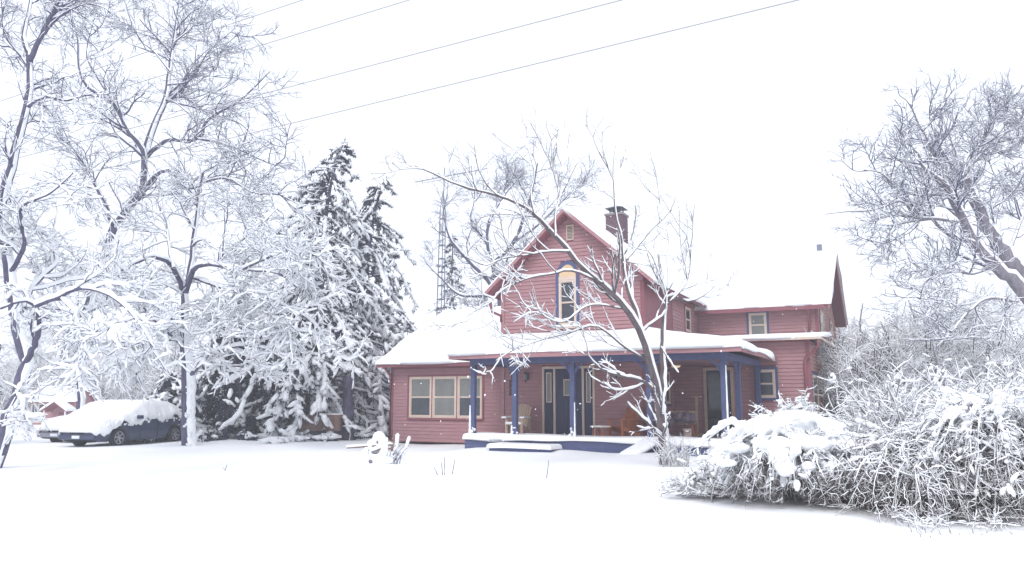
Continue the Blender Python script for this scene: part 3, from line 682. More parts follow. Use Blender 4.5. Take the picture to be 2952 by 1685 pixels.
# covered furniture in the porch corner
o = empty('porch_bench', hw(3.15, .75, .352), HA, 'bench heaped with crumpled cloth in the dark corner right of the front tree', 'bench')
for s in (-.65, .65):
    for yy in (-.22, .22): b = MB(); b.box(s-.03, s+.03, yy-.03, yy+.03, 0, .4); b.build('leg', 'wood_red', o)
b = MB(); b.box(-.7, .7, -.27, .27, .4, .44); b.build('seat', 'wood_old', o)
b = MB(); b.box(-.7, .7, .24, .28, .5, .56).box(-.7, .7, .24, .28, .75, .82).box(-.68, -.63, .24, .28, .44, .8).box(.63, .68, .24, .28, .44, .8); b.build('back_frame', 'wood_pale', o)
rr = np.random.default_rng(5); c_ = np.stack([rr.uniform(-.6, .6, 26), rr.uniform(-.2, .15, 26), .45+rr.uniform(0, .22, 26)], 1); v_, f_ = blobs(c_, rr.uniform(.08, .2, (26, 3)), rr, True, .05)
cl = npobj('crumpled_cloth', v_, f_, 'cloth'); cl.matrix_world = Matrix.Translation(hw(3.15, .75, .352)) @ Matrix.Rotation(HA, 4, 'Z'); tag(cl, 'heap of grey and mauve cloth piled on the porch bench', 'cloth')
o = empty('wooden_stand', hw(3.42, 2.7, .352), HA, 'slim wooden stand beside the porch door frame', 'stand')
b = MB(); b.box(-.03, .03, -.03, .03, 0, 1.25); b.build('pole', 'wood_pale', o)
b = MB(); b.box(-.16, .16, -.1, .1, 1.25, 1.29); b.build('top', 'wood_pale', o)
b = MB(); b.bar((-.2, 0, .02), (.2, 0, .02), .05).bar((0, -.2, .02), (0, .2, .02), .05); b.build('foot', 'wood_pale', o)
o = empty('porch_bucket', hw(3.75, .1, .352), HA, 'pale bucket on the porch floor before the dark porch door', 'bucket')
b = MB(); b.tube([(0, 0, 0), (0, 0, .02), (0, 0, .3)], [.11, .115, .14], 14); b.build('body', 'tan', o, True)
b = MB(); b.tube([(-.14, 0, .28), (-.1, -.1, .2), (0, -.15, .16), (.1, -.1, .2), (.14, 0, .28)], .006, 5); b.build('handle', 'metal_dark', o)

# ------------------------------------------------------------------ trees
def pl(pts, Y, rad=None, dY=None):
    """polyline of photo pixels at depth Y (number or list)"""
    n = len(pts); Ys = Y if isinstance(Y, (list, tuple)) else [Y]*n
    if dY is not None: Ys = [y+dY*i/(n-1) for i, y in enumerate(Ys)]
    return [tuple(at(p[0], p[1], y)) for p, y in zip(pts, Ys)]
def lr(a, b, n): return list(np.linspace(a, b, n))
def limb(pts, Y, r0, r1, dY=None):
    return (pl(pts, Y, dY=dY), lr(r0, r1, len(pts)))
def heavy(z):  return np.interp(z, [0, 3.5, 6, 9, 14], [.044, .042, .025, .0065, .003])
def light(z):  return np.interp(z, [0, 4, 9], [.018, .010, .004])
LV = lambda n1, n2, n3, L1=(1.2, 3.2), L2=(.5, 1.5), L3=(.25, .7), trop=.04, w=.2, n4=0: [
    dict(n=n1, L=L1, ang=(.5, 1.25), K=8, w=w, trop=trop, tmin=.12, rf=.55, rmin=.014, s=5, ss=5),
    dict(n=n2, L=L2, ang=(.5, 1.2), K=6, w=w*1.1, trop=trop, tmin=.1, rf=.6, rmin=.010, s=4, ss=4),
    dict(n=n3, L=L3, ang=(.45, 1.1), K=4, w=w*1.1, trop=trop*.5, tmin=.1, rf=.65, rmin=.0075, s=3, ss=4)]+(
    [dict(n=n4, L=(.12, .4), ang=(.45, 1.1), K=3, w=w, trop=0, tmin=.2, rf=.7, rmin=.006, s=3, ss=3)] if n4 else [])
# B: the tall forked tree behind the cars
YB = 31
B_l = [limb([(232, 1180), (232, 1060), (240, 940), (268, 835), (297, 755), (315, 690), (330, 655), (352, 625), (378, 590), (412, 552)], YB, .20, .21),
 limb([(412, 552), (414, 500), (420, 453), (404, 420), (371, 379), (334, 305), (301, 280), (255, 255), (235, 225), (227, 190), (224, 110), (205, 40)], YB, .18, .035, -2),
 limb([(420, 453), (433, 391), (457, 338), (478, 288), (484, 245), (490, 206), (500, 124), (509, 62), (517, 8), (515, -80)], YB, .20, .05, 1.5),
 limb([(424, 452), (457, 420), (486, 402), (548, 406), (585, 388), (590, 355), (643, 317), (676, 301), (717, 268), (754, 231), (779, 206)], YB, .13, .02, -2.5),
 limb([(570, 400), (630, 412), (692, 433), (754, 461), (803, 478), (850, 470)], YB-1, .07, .015, -2),
 limb([(412, 552), (437, 519), (457, 499), (494, 492), (515, 523), (548, 546), (600, 520), (659, 515), (729, 556), (800, 560), (860, 590)], YB, .12, .02, -3),
 limb([(330, 660), (317, 630), (305, 590), (268, 525), (247, 480), (200, 410), (165, 330)], YB, .11, .02, -2.5),
 limb([(478, 288), (520, 300), (590, 300), (620, 180), (600, 80)], YB, .06, .014, 2),
 limb([(330, 300), (290, 240), (250, 160), (270, 60)], YB-1, .05, .014, -1.5),
 limb([(484, 245), (550, 230), (600, 150), (680, 80)], YB, .055, .014, -1.5),
 limb([(490, 206), (445, 150), (400, 110), (385, 40)], YB, .05, .014, 1.5),
 limb([(500, 124), (560, 70), (600, 0)], YB, .05, .014, 1)]
bare_tree('bare_tree', B_l, 'tallest bare tree on the left, dark trunk forking high up behind the parked cars', 'snowy trees on the left lawn', levels=LV(120, 760, 3200, (1.5, 4.0), (.7, 2.1), (.4, 1.1), .03, .16, 2600), sr=heavy, seed=11, rk=1.6, lk=.78)
# A: leaning tree at the left edge
YA = 18.0
A_l = [limb([(-18, 1345), (12, 1240), (45, 1160), (72, 1085), (66, 1010), (45, 920), (28, 800), (12, 690), (12, 570), (38, 455), (60, 380), (78, 310), (88, 240), (84, 165)], YA, .17, .07),
 limb([(84, 165), (70, 100), (85, 30), (95, -60)], YA, .07, .03, 1), limb([(86, 180), (120, 100), (150, 40), (190, -40)], YA, .065, .03, -1.2),
 limb([(78, 310), (130, 280), (190, 290), (250, 275), (310, 285)], YA, .045, .012, -1.5),
 limb([(86, 200), (40, 140), (0, 130), (-60, 90)], YA, .04, .015, 1),
 limb([(110, 120), (160, 60), (200, 30), (250, 10)], YA-.5, .035, .01, -1),
 limb([(66, 1060), (96, 1000), (112, 950), (112, 910), (100, 880), (60, 868), (0, 890)], YA, .075, .03, -1.2),
 limb([(106, 880), (170, 860), (210, 900), (225, 960), (260, 1010)], YA-1.2, .06, .02, -1),
 limb([(45, 920), (100, 820), (160, 760), (150, 690), (165, 610)], YA, .075, .015, 1.5),
 limb([(28, 800), (70, 700), (60, 600), (140, 560), (210, 500)], YA, .06, .012, -1.5),
 limb([(160, 860), (240, 830), (330, 860), (400, 930), (440, 1000)], YA-1.5, .05, .015, -1),
 limb([(12, 690), (-40, 640), (-90, 560)], YA, .05, .02, 1)]
bare_tree('bare_tree', A_l, 'leaning dark trunk at the left edge with limbs thick with snow', 'snowy trees on the left lawn', levels=LV(85, 560, 2000, (.8, 2.3), (.45, 1.3), (.25, .65), .0, .19, 900), sr=lambda z: heavy(z)*.9, seed=21, rk=1.1)
# C: tree standing between the cars and the evergreens
YC = gy(1284)
C_l = [limb([(542, 1288), (540, 1240), (538, 1160), (540, 1085), (533, 1020), (531, 940), (533, 842), (548, 790), (556, 706), (566, 640), (574, 560), (585, 500)], YC, .21, .035),
 limb([(533, 850), (505, 780), (480, 752), (433, 741), (395, 755), (350, 778), (305, 800), (250, 850)], YC, .11, .02, -3),
 limb([(533, 850), (560, 775), (600, 763), (643, 768), (720, 778), (800, 788), (860, 830)], YC, .10, .02, -3),
 limb([(548, 1090), (572, 1050), (600, 1022), (650, 1005), (707, 996), (760, 1005), (830, 1040)], YC, .085, .02, -2.5),
 limb([(643, 768), (646, 720), (650, 650), (648, 600), (660, 540)], YC-1, .075, .015, 1),
 limb([(500, 775), (488, 720), (478, 640), (465, 560)], YC-.8, .06, .015, 1.5),
 limb([(533, 960), (480, 900), (440, 860), (385, 850), (330, 880)], YC, .06, .015, -2),
 limb([(560, 800), (640, 830), (720, 850), (790, 900), (850, 960)], YC, .07, .015, -3),
 limb([(700, 776), (780, 740), (850, 720), (920, 740)], YC-2, .05, .012, -1),
 limb([(620, 765), (700, 690), (760, 640), (800, 600)], YC-1, .05, .012, 1.5),
 limb([(533, 1010), (500, 980), (440, 1000), (400, 1040)], YC, .045, .012, -1.5),
 limb([(707, 998), (760, 930), (840, 900), (900, 930), (960, 1010)], YC-2, .05, .012, -.5)]
C_t = bare_tree('bare_tree', C_l, 'broad low tree loaded with snow, plastered trunk standing right of the parked cars', 'snowy trees on the left lawn', levels=LV(110, 760, 3000, (1.0, 2.8), (.5, 1.6), (.28, .8), -.03, .18, 1500), sr=lambda z: heavy(z)*1.2, seed=31, rk=1.2)
# wind-driven snow plastered on the right of trunks A and C
def plaster(root, pts, Y, rad, n, seed):
    rr = np.random.default_rng(seed); P, R = resample(pl(pts, Y), lr(rad[0], rad[1], len(pts)), 24)
    P[:, 0] += R*.62; P[:, 1] -= R*.25; Rr = R*.62*rr.uniform(.8, 1.15, 24)
    v1, f1 = tubes(P[None], Rr[None], 8)
    i = rr.integers(0, 24, n); C = P[i]+rr.normal(0, .5, (n, 3))*R[i, None]*np.array([.6, .5, 1]); C[:, 1] -= R[i]*.3
    S = np.full((n, 3), 1.)*R[i, None]*rr.uniform(.1, .28, (n, 1)); v2, f2 = blobs(C, S, rr)
    v, f = merge([(v1, f1), (v2, f2)]); o = npobj('plastered_snow', v-np.array(root.location), f, 'snow', root)
plaster(C_t, [(542, 1290), (540, 1180), (545, 1090), (540, 1000)], YC, (.26, .17), 160, 4)
AT = [o for o in COL.objects if o.name == 'bare_tree.001'][0]
#plaster(AT, [(10, 1350), (35, 1250), (52, 1190)], YA-.1, (.2, .1), 40, 5)
# H: tree in front of the porch
YH = gy(1333)
h = YH
H_l = [limb([(1917, 1340), (1912, 1270), (1906, 1200), (1898, 1140)], YH, .155, .125),
 limb([(1898, 1150), (1888, 1100), (1876, 1050), (1862, 1000), (1845, 950), (1812, 900), (1780, 862), (1735, 815), (1680, 775), (1640, 725), (1610, 690), (1575, 655), (1540, 615), (1500, 590), (1440, 565), (1370, 548), (1300, 525), (1230, 490), (1195, 478)], YH, .12, .014, -2.2),
 limb([(1904, 1170), (1912, 1100), (1910, 1020), (1912, 930), (1918, 880), (1925, 850), (1960, 862), (1990, 868), (2030, 850), (2060, 825)], YH, .10, .014, 1),
 limb([(1845, 950), (1835, 900), (1815, 850), (1800, 790), (1797, 740), (1790, 680), (1775, 620), (1770, 550), (1768, 480), (1775, 420)], YH, .075, .010, .8),
 limb([(1890, 1128), (1862, 1105), (1835, 1092), (1800, 1085), (1760, 1076), (1735, 1066), (1712, 1045), (1692, 1022)], YH, .06, .018, -1.5),
 limb([(1845, 960), (1880, 930), (1912, 905), (1920, 850), (1900, 790), (1880, 740), (1850, 700)], YH, .045, .010, .6),
 limb([(1797, 760), (1830, 720), (1870, 670), (1900, 600), (1905, 570)], YH+.3, .035, .008, .5),
 limb([(1920, 880), (1960, 840), (1985, 800), (1990, 740), (1980, 680), (1985, 665)], YH+.3, .035, .008, .5),
 limb([(1735, 815), (1650, 780), (1590, 790), (1530, 800), (1460, 830), (1400, 880), (1340, 930)], YH-1.0, .04, .009, -1),
 limb([(1640, 725), (1580, 725), (1520, 735), (1450, 745), (1400, 765), (1340, 740)], YH-1.3, .035, .009, -1),
 limb([(1540, 615), (1530, 560), (1540, 500), (1525, 440)], YH-1.6, .028, .007, .4),
 limb([(1600, 680), (1600, 620), (1610, 560), (1590, 480), (1570, 430)], YH-1.6, .03, .007, .8),
 limb([(1876, 1045), (1800, 1000), (1720, 940), (1640, 960), (1560, 980), (1480, 1010), (1430, 1040)], YH, .038, .009, -1.6),
 limb([(1800, 890), (1700, 880), (1620, 930), (1540, 900), (1480, 930)], YH-.6, .03, .008, -1),
 limb([(1905, 1000), (1930, 1040), (1955, 1075)], YH, .022, .015, -.4)]
bare_tree('bare_tree', H_l, 'young bare tree standing in front of the blue porch, limbs reaching across the gable', None, levels=[
    dict(n=110, L=(.7, 2.2), ang=(.4, 1.0), K=9, w=.12, trop=.07, tmin=.12, rf=.5, rmin=.012, s=5, ss=5, ts=.3, ud=.4),
    dict(n=380, L=(.3, 1.0), ang=(.4, 1.0), K=6, w=.14, trop=.06, tmin=.15, rf=.6, rmin=.0085, s=4, ss=4),
    dict(n=700, L=(.12, .45), ang=(.4, 1.0), K=4, w=.12, trop=.02, tmin=.2, rf=.7, rmin=.006, s=3, ss=4)],
    sr=lambda z: np.interp(z, [0, 3, 6], [.021, .019, .009]), seed=41, bark='bark_warm', twig='bark_warm', lk=.86)
# I: leaning tree on the right
YI = 24
I_l = [limb([(3060, 1010), (2990, 880), (2943, 793), (2905, 740), (2869, 694), (2840, 640), (2815, 591), (2800, 550), (2790, 530), (2770, 507)], YI, .34, .15),
 limb([(2990, 900), (2920, 800), (2877, 777), (2810, 700), (2780, 640), (2745, 571), (2725, 530), (2712, 520)], YI-1, .26, .08, -1),
 limb([(2770, 507), (2720, 492), (2690, 440), (2665, 390), (2640, 340), (2625, 300)], YI, .09, .02, -1),
 limb([(2775, 510), (2780, 470), (2800, 440), (2835, 405), (2870, 340), (2890, 290)], YI, .10, .02, 1),
 limb([(2790, 520), (2805, 470), (2850, 425), (2900, 405), (2960, 390)], YI, .09, .03, 1),
 limb([(2712, 520), (2660, 480), (2650, 450), (2610, 400), (2580, 360)], YI-2, .07, .015, -1),
 limb([(2712, 560), (2640, 560), (2590, 545), (2540, 500), (2490, 490)], YI-2, .07, .015, -1),
 limb([(2760, 640), (2700, 630), (2640, 625), (2600, 580), (2520, 605), (2440, 610), (2380, 618)], YI-2, .075, .012, -1.5),
 limb([(2815, 700), (2740, 680), (2695, 640), (2670, 620), (2620, 660), (2560, 700), (2500, 690)], YI-1.5, .08, .012, -1.5),
 limb([(2860, 770), (2800, 790), (2760, 780), (2700, 790), (2650, 830), (2600, 860)], YI-1, .06, .012, -2),
 limb([(2840, 640), (2880, 560), (2900, 500), (2940, 470)], YI, .07, .02, 1.5),
 limb([(2930, 870), (2850, 860), (2790, 900), (2740, 960), (2700, 1000)], YI-1, .07, .02, -2),
 limb([(2780, 640), (2730, 600), (2690, 570), (2640, 520)], YI-1, .05, .012, 1),
 limb([(2800, 550), (2740, 400), (2720, 330), (2730, 290)], YI, .05, .012, 1.5),
 limb([(2835, 405), (2850, 340), (2900, 300), (2930, 310)], YI+.5, .04, .012, 1), limb([(2850, 425), (2920, 370), (2990, 330)], YI+.5, .05, .015, 1),
 limb([(2790, 520), (2740, 470), (2700, 400), (2680, 340), (2690, 300)], YI, .045, .012, -1), limb([(2905, 740), (2940, 640), (2980, 560), (2990, 470)], YI, .08, .02, 2),
 limb([(2745, 571), (2660, 530), (2600, 470), (2560, 440)], YI-1.5, .05, .012, -1), limb([(2700, 630), (2620, 640), (2560, 650), (2490, 640)], YI-2, .045, .012, -1)]
bare_tree('bare_tree', I_l, 'leaning tree with two thick trunks and a wide bare crown at the right edge', None, levels=LV(150, 1000, 4200, (.9, 2.3), (.45, 1.3), (.25, .7), .05, .15, 2600), sr=lambda z: light(z)*.6, seed=51, bark='bark_light', rk=1.3, lk=.8)
# G: bare tree behind the farmhouse
YG = 44
G_l = [limb([(1460, 1130), (1450, 950), (1440, 850), (1420, 760), (1405, 700), (1410, 640)], YG, .24, .09),
 limb([(1440, 850), (1380, 780), (1340, 740), (1300, 690), (1280, 620), (1290, 560)], YG, .15, .03), limb([(1405, 700), (1360, 640), (1370, 560), (1340, 500)], YG, .12, .03, 2),
 limb([(1420, 760), (1480, 700), (1520, 600), (1540, 520), (1550, 470)], YG, .14, .03, -1), limb([(1410, 640), (1450, 560), (1470, 490)], YG, .1, .03, 1),
 limb([(1480, 700), (1560, 640), (1640, 560), (1680, 520)], YG, .1, .025, 2), limb([(1440, 850), (1330, 850), (1270, 800), (1230, 760)], YG, .12, .03, 2),
 limb([(1410, 800), (1500, 760), (1580, 700), (1650, 640)], YG, .1, .03, -2)]
bare_tree('bare_tree', G_l, 'hazy bare tree rising behind the farmhouse left of the gable peak', None, levels=LV(80, 560, 2600, (1.2, 3.2), (.7, 1.9), (.35, .9), .03, .2, 1500), sr=light, seed=61, rk=1.6)

# --- evergreens
def spruce(name, x, y, hgt, rad, label, group, seed, nb=120, tufts=170, snowk=1., zmin=.06, tiplean=(0, 0), droop=.55, cat='evergreen', wisp=1., sides=None):
    rng = np.random.default_rng(seed); z0 = gz(x, y)
    root = empty(name, (x, y, z0), 0, label, cat, group)
    zs = np.linspace(0, 1, 14); TP = np.stack([tiplean[0]*zs**6, tiplean[1]*zs**6, zs*hgt], 1); TR = .045*hgt*.45*(1-zs*.97)+.012
    v, f = tubes(TP[None], TR[None], 8); npobj('trunk', v, f, 'bark', root)
    u = (np.arange(nb)+rng.random(nb))/nb; hz = zmin+(1-zmin)*u**1.12*.985
    az = rng.uniform(0, 2*np.pi, nb)
    if sides is not None: az = rng.uniform(sides[0], sides[1], nb)
    L = rad*(1-hz)**.95*rng.uniform(.5, 1.25, nb)+.25*wisp*hz
    K = 12; s = np.linspace(0, 1, K)[None]
    rise = rng.uniform(.0, .22, nb)[:, None]*(1+hz[:, None])
    bx = np.cos(az)[:, None]*L[:, None]*s; by = np.sin(az)[:, None]*L[:, None]*s
    bz = hz[:, None]*hgt+L[:, None]*(rise*s*2-(droop+rise)*s**1.7*(1+.25*rng.standard_normal((nb, 1))))
    P = np.stack([bx+tiplean[0]*(hz[:, None])**6, by+tiplean[1]*hz[:, None]**6, bz], -1)
    P[:, 1:] += np.cumsum(rng.normal(0, .012, (nb, K-1, 3)), 1)*L[:, None, None]
    P[..., 2] = np.maximum(P[..., 2], .12)
    R = (.012+.012*L)[:, None]*np.linspace(1, .35, K)[None]
    parts = [tubes(P, R, 4)]
    # side branchlets hanging off the boughs
    S2, R2 = grow(P, R, nb*9, (.25, .95), (.7, 1.3), rng, K=5, wander=.12, trop=-.16, tmin=.15, rfac=.6, rmin=.008, tipshort=.45)
    sc = np.clip(np.linalg.norm(S2[:, 0, :2], axis=1)/rad+.35, .3, 1)[:, None, None]
    S2 = S2[:, :1]+(S2-S2[:, :1])*sc
    parts.append(tubes(S2, R2, 3))
    v, f = merge(parts); npobj('boughs', v, f, 'bark', root)
    # needle sprays
    n = nb*tufts
    def pick(PP, m, lo=.1):
        i = rng.integers(0, len(PP), m); q = (lo+(1-lo)*rng.random(m))*(PP.shape[1]-1); a = np.minimum(q.astype(int), PP.shape[1]-2); fr = (q-a)[:, None]
        return PP[i, a]*(1-fr)+PP[i, a+1]*fr, PP[i, a+1]-PP[i, a]
    p1, d1 = pick(P, n//4); p2, d2 = pick(S2, n-n//4, .0)
    p = np.concatenate([p1, p2]); d = np.concatenate([d1, d2]); d /= np.maximum(1e-6, np.linalg.norm(d, axis=1))[:, None]
    d = d*.7+rng.normal(0, .55, d.shape)+np.array([0, 0, -.45]); d /= np.linalg.norm(d, axis=1)[:, None]
    ln = rng.uniform(.10, .26, n)[:, None]; wd = rng.uniform(.012, .028, n)[:, None]
    a = np.cross(d, rng.standard_normal(d.shape)); a /= np.linalg.norm(a, axis=1)[:, None]; b = np.cross(d, a)
    p = p+rng.normal(0, .02, p.shape); m_ = p+d*ln*.45
    V = np.stack([p, m_+a*wd, m_-a*wd*.6+b*wd, m_-a*wd*.6-b*wd, p+d*ln], 1).reshape(-1, 3)
    k = (np.arange(n)*5)[:, None]; F = np.concatenate([k+np.array([[0, 1, 2]]), k+np.array([[0, 2, 3]]), k+np.array([[0, 3, 1]]), k+np.array([[4, 2, 1]]), k+np.array([[4, 3, 2]]), k+np.array([[4, 1, 3]])])
    npobj('foliage', V, F, 'needle', root)
    # snow pads lying on boughs and branchlets
    m1 = int(nb*15*snowk); q1, e1 = pick(P, m1, .2); m2 = int(nb*20*snowk); q2, e2 = pick(S2, m2, .0)
    C = np.concatenate([q1, q2]); E = np.concatenate([e1, e2]); C[:, 2] += .045
    dist = np.clip(np.linalg.norm(C[:, :2], axis=1)/(rad*(1-C[:, 2]/hgt*.95)+.1), 0, 1.1)
    keep = rng.random(len(C)) < .15+.85*dist; C, E = C[keep], E[keep]; dist = dist[keep]
    S = np.stack([rng.uniform(.12, .32, len(C)), rng.uniform(.05, .13, len(C)), rng.uniform(.035, .085, len(C))], 1)*(.6+.5*dist)[:, None]*np.interp(C[:, 2]/hgt, [0, .7, 1], [1.35, 1.0, .55])[:, None]
    v, f = blobs(C, S, rng, False, .13, E); npobj('snow', v, f, 'snow', root)
    return root
GE = 'snow laden evergreens left of the farmhouse'
p = at(905, 1150, 33); spruce('spruce', p.x+.1, 33, at(900, 395, 33).z, 5.6, 'tallest drooping evergreen with a bent tip, behind the snowy low tree', GE, 1, 165, 210, 2.9, .05, (.9, 0), .9)
p = at(1045, 1150, 36); spruce('spruce', p.x, 36, at(1075, 505, 36).z, 6.4, 'second tallest drooping evergreen, its boughs reaching toward the left wing roof', GE, 2, 160, 210, 2.9, .05, (.9, 0), .9)
p = at(690, 1150, 31); spruce('spruce', p.x, 31, 6.2, 3.2, 'low dark evergreen with little snow between the plastered trunk and the wooden crate', GE, 3, 105, 300, .22, .05, (0, 0), .75)
p = at(850, 1150, 30.0); spruce('spruce', p.x, 30.5, 5.4, 2.0, 'small evergreen with heavy snow on one long bough hanging over the wooden crate', GE, 5, 60, 200, 1.6, .3, (0, 0), .8)
p = at(1300, 1150, 50); spruce('spruce', p.x, 50, at(1300, 670, 50).z, 3.0, 'hazy bluish evergreen behind the antenna tower', None, 6, 90, 130, .7, .08, (0, 0), .5)
p = at(480, 1150, 29.5); spruce('spruce', p.x+.2, 29.3, 2.6, 1.6, 'short drooping evergreen covering the back of the dark blue car', None, 8, 50, 150, 1.2, .08, (0, 0), .7)
p = at(-150, 1150, 26); spruce('spruce', p.x, 26, 6.0, 2.4, 'dark evergreen cut by the left edge behind the leaning trunk', None, 9, 70, 130, .8, .05, (0, 0), .6)

# --- background wood: single trees, a few shapes copied
def wood_tree(seed, hgt, spread, dens=1.):
    rng = np.random.default_rng(seed); limbs = []
    lean = rng.uniform(-.8, .8, 2)
    tp = [(lean[0]*t+rng.normal(0, .12), lean[1]*t+rng.normal(0, .12), hgt*.75*t) for t in np.linspace(0, 1, 6)]; tp[0] = (0, 0, -.2)
    limbs.append((tp, lr(hgt*.019, .03, 6)))
    for k in range(9):
        t = rng.uniform(.15, .75); a = rng.uniform(0, 6.28); b = np.array([np.interp(t, np.linspace(0, 1, 6), [q[c] for q in tp]) for c in range(3)])
        L = spread*rng.uniform(.6, 1.1); up = rng.uniform(.3, 1.0)
        pts = [tuple(b+np.array([math.cos(a)*L*s, math.sin(a)*L*s, L*up*s+.15*L*s*s])+(rng.normal(0, .12, 3) if s else 0)) for s in np.linspace(0, 1, 5)]
        limbs.append((pts, lr(.07, .02, 5)))
    return bare_tree('bare_tree', limbs, None, None, levels=LV(int(60*dens), int(400*dens), int(1700*dens), (1., 2.8), (.6, 1.6), (.3, .9), .03, .22, 0), sr=lambda z: np.interp(z, [0, 8], [.035, .02]), seed=seed, loc=(0, 0, 0), twig='twig_tan', bark='bark_light')
protos = [wood_tree(101, 9, 2.6), wood_tree(102, 11, 3.0), wood_tree(103, 7.5, 2.8)]
wr = np.random.default_rng(77); first = [True]*3
def place_wood(px, Y, k, s, label, group):
    o = protos[k]
    if not first[k]: o = copy_tree(protos[k])
    first[k] = False
    x = at(px, 1150, Y).x; o.location = (x, Y, gz(x, Y)); o.rotation_euler = (0, 0, wr.uniform(0, 6.28)); o.scale = (s, s, s*wr.uniform(.9, 1.1))
    o['label'] = label; o['category'] = 'tree'; o['group'] = group
for i, px in enumerate([2420, 2485, 2545, 2600, 2660, 2720, 2790, 2860, 2930, 2450, 2570, 2690, 2830]):
    place_wood(px+wr.uniform(-15, 15), wr.uniform(34, 42) if i < 9 else wr.uniform(26, 31), i % 3, wr.uniform(.75, .95) if i < 9 else wr.uniform(.5, .62), 'snow dusted bare tree in the hazy thicket right of the farmhouse', 'bare trees in the wood right of the house')
for i, px in enumerate([60, 170, 290, 390, 500, 610, 720, 800, 1180, 1290]):
    place_wood(px+wr.uniform(-25, 25), wr.uniform(50, 62), i % 3, wr.uniform(.72, .95), 'snow dusted bare tree in the hazy wood behind the left lawn', 'bare trees in the wood behind the left lawn')

# --- thickets: snow-laden brush nobody could count
def brush(name, X, Yr, n, hr, seed, label, sr=.016, m='twig_tan', lean=0., L2=(.2, .6), cnt=9, snowm='snow', kind='stuff', cat=None, rad=.008):
    """X,Yr ranges; n stems of height hr"""
    rng = np.random.default_rng(seed)
    x = rng.uniform(X[0], X[1], n); y = rng.uniform(Yr[0], Yr[1], n); hh = rng.uniform(hr[0], hr[1], n)
    K = 7; s = np.linspace(0, 1, K)[None]; a = rng.uniform(0, 6.28, n)[:, None]; bend = rng.uniform(.1, .7, n)[:, None]*hh[:, None]
    P = np.stack([x[:, None]+np.cos(a)*bend*s**1.8+lean*hh[:, None]*s, y[:, None]+np.sin(a)*bend*s**1.8, ground_h(x, y)[:, None]-.05+hh[:, None]*(s-.25*s**2.5*bend/hh[:, None])], -1)
    P[:, 1:] += np.cumsum(rng.normal(0, .03, (n, K-1, 3)), 1)*hh[:, None, None]**.5
    R = np.maximum(rad, .006*hh)[:, None]*np.linspace(1.3, .5, K)[None]
    S2, R2 = grow(P, R, n*cnt, L2, (.4, 1.2), rng, K=5, wander=.2, trop=-.03, tmin=.15, rfac=.7, rmin=rad*.8, tipshort=.3)
    f_ = lambda z: np.full(z.shape, sr)
    v, f = merge([tubes(P, R, 4), tubes(S2, R2, 3)]); o = npobj(name, v, f, m)
    v, f = merge([snow_on(P, R, f_, 5, rng), snow_on(S2, R2, f_, 4, rng)])
    return o, (v, f), (P, S2)
def thicket(name, X, Y, n, hr, seed, label, **k):
    o, (v, f), _ = brush(name, X, Y, n, hr, seed, label, **k); tag(o, label, 'thicket', kind='stuff'); npobj('snow', v, f, 'snow', o)
for (xa, xb, Y, n, hh, sd) in [(-38, -11, (50, 56), 1500, (1.4, 4.8), 1), (11.5, 30, (27, 34), 1500, (1.5, 4.6), 2)]:
    thicket('thicket', (xa, xb), Y, n, hh, sd, 'dense snowy brush behind the left lawn and cars' if sd == 1 else 'dense snowy brush filling the wood right of the farmhouse', sr=.016, cnt=9, L2=(.35, 1.2))
thicket('thicket', (-11, 2), (40, 44), 500, (1.0, 2.4), 3, 'low snowy brush far behind the evergreens', sr=.02, cnt=8, L2=(.3, .8))


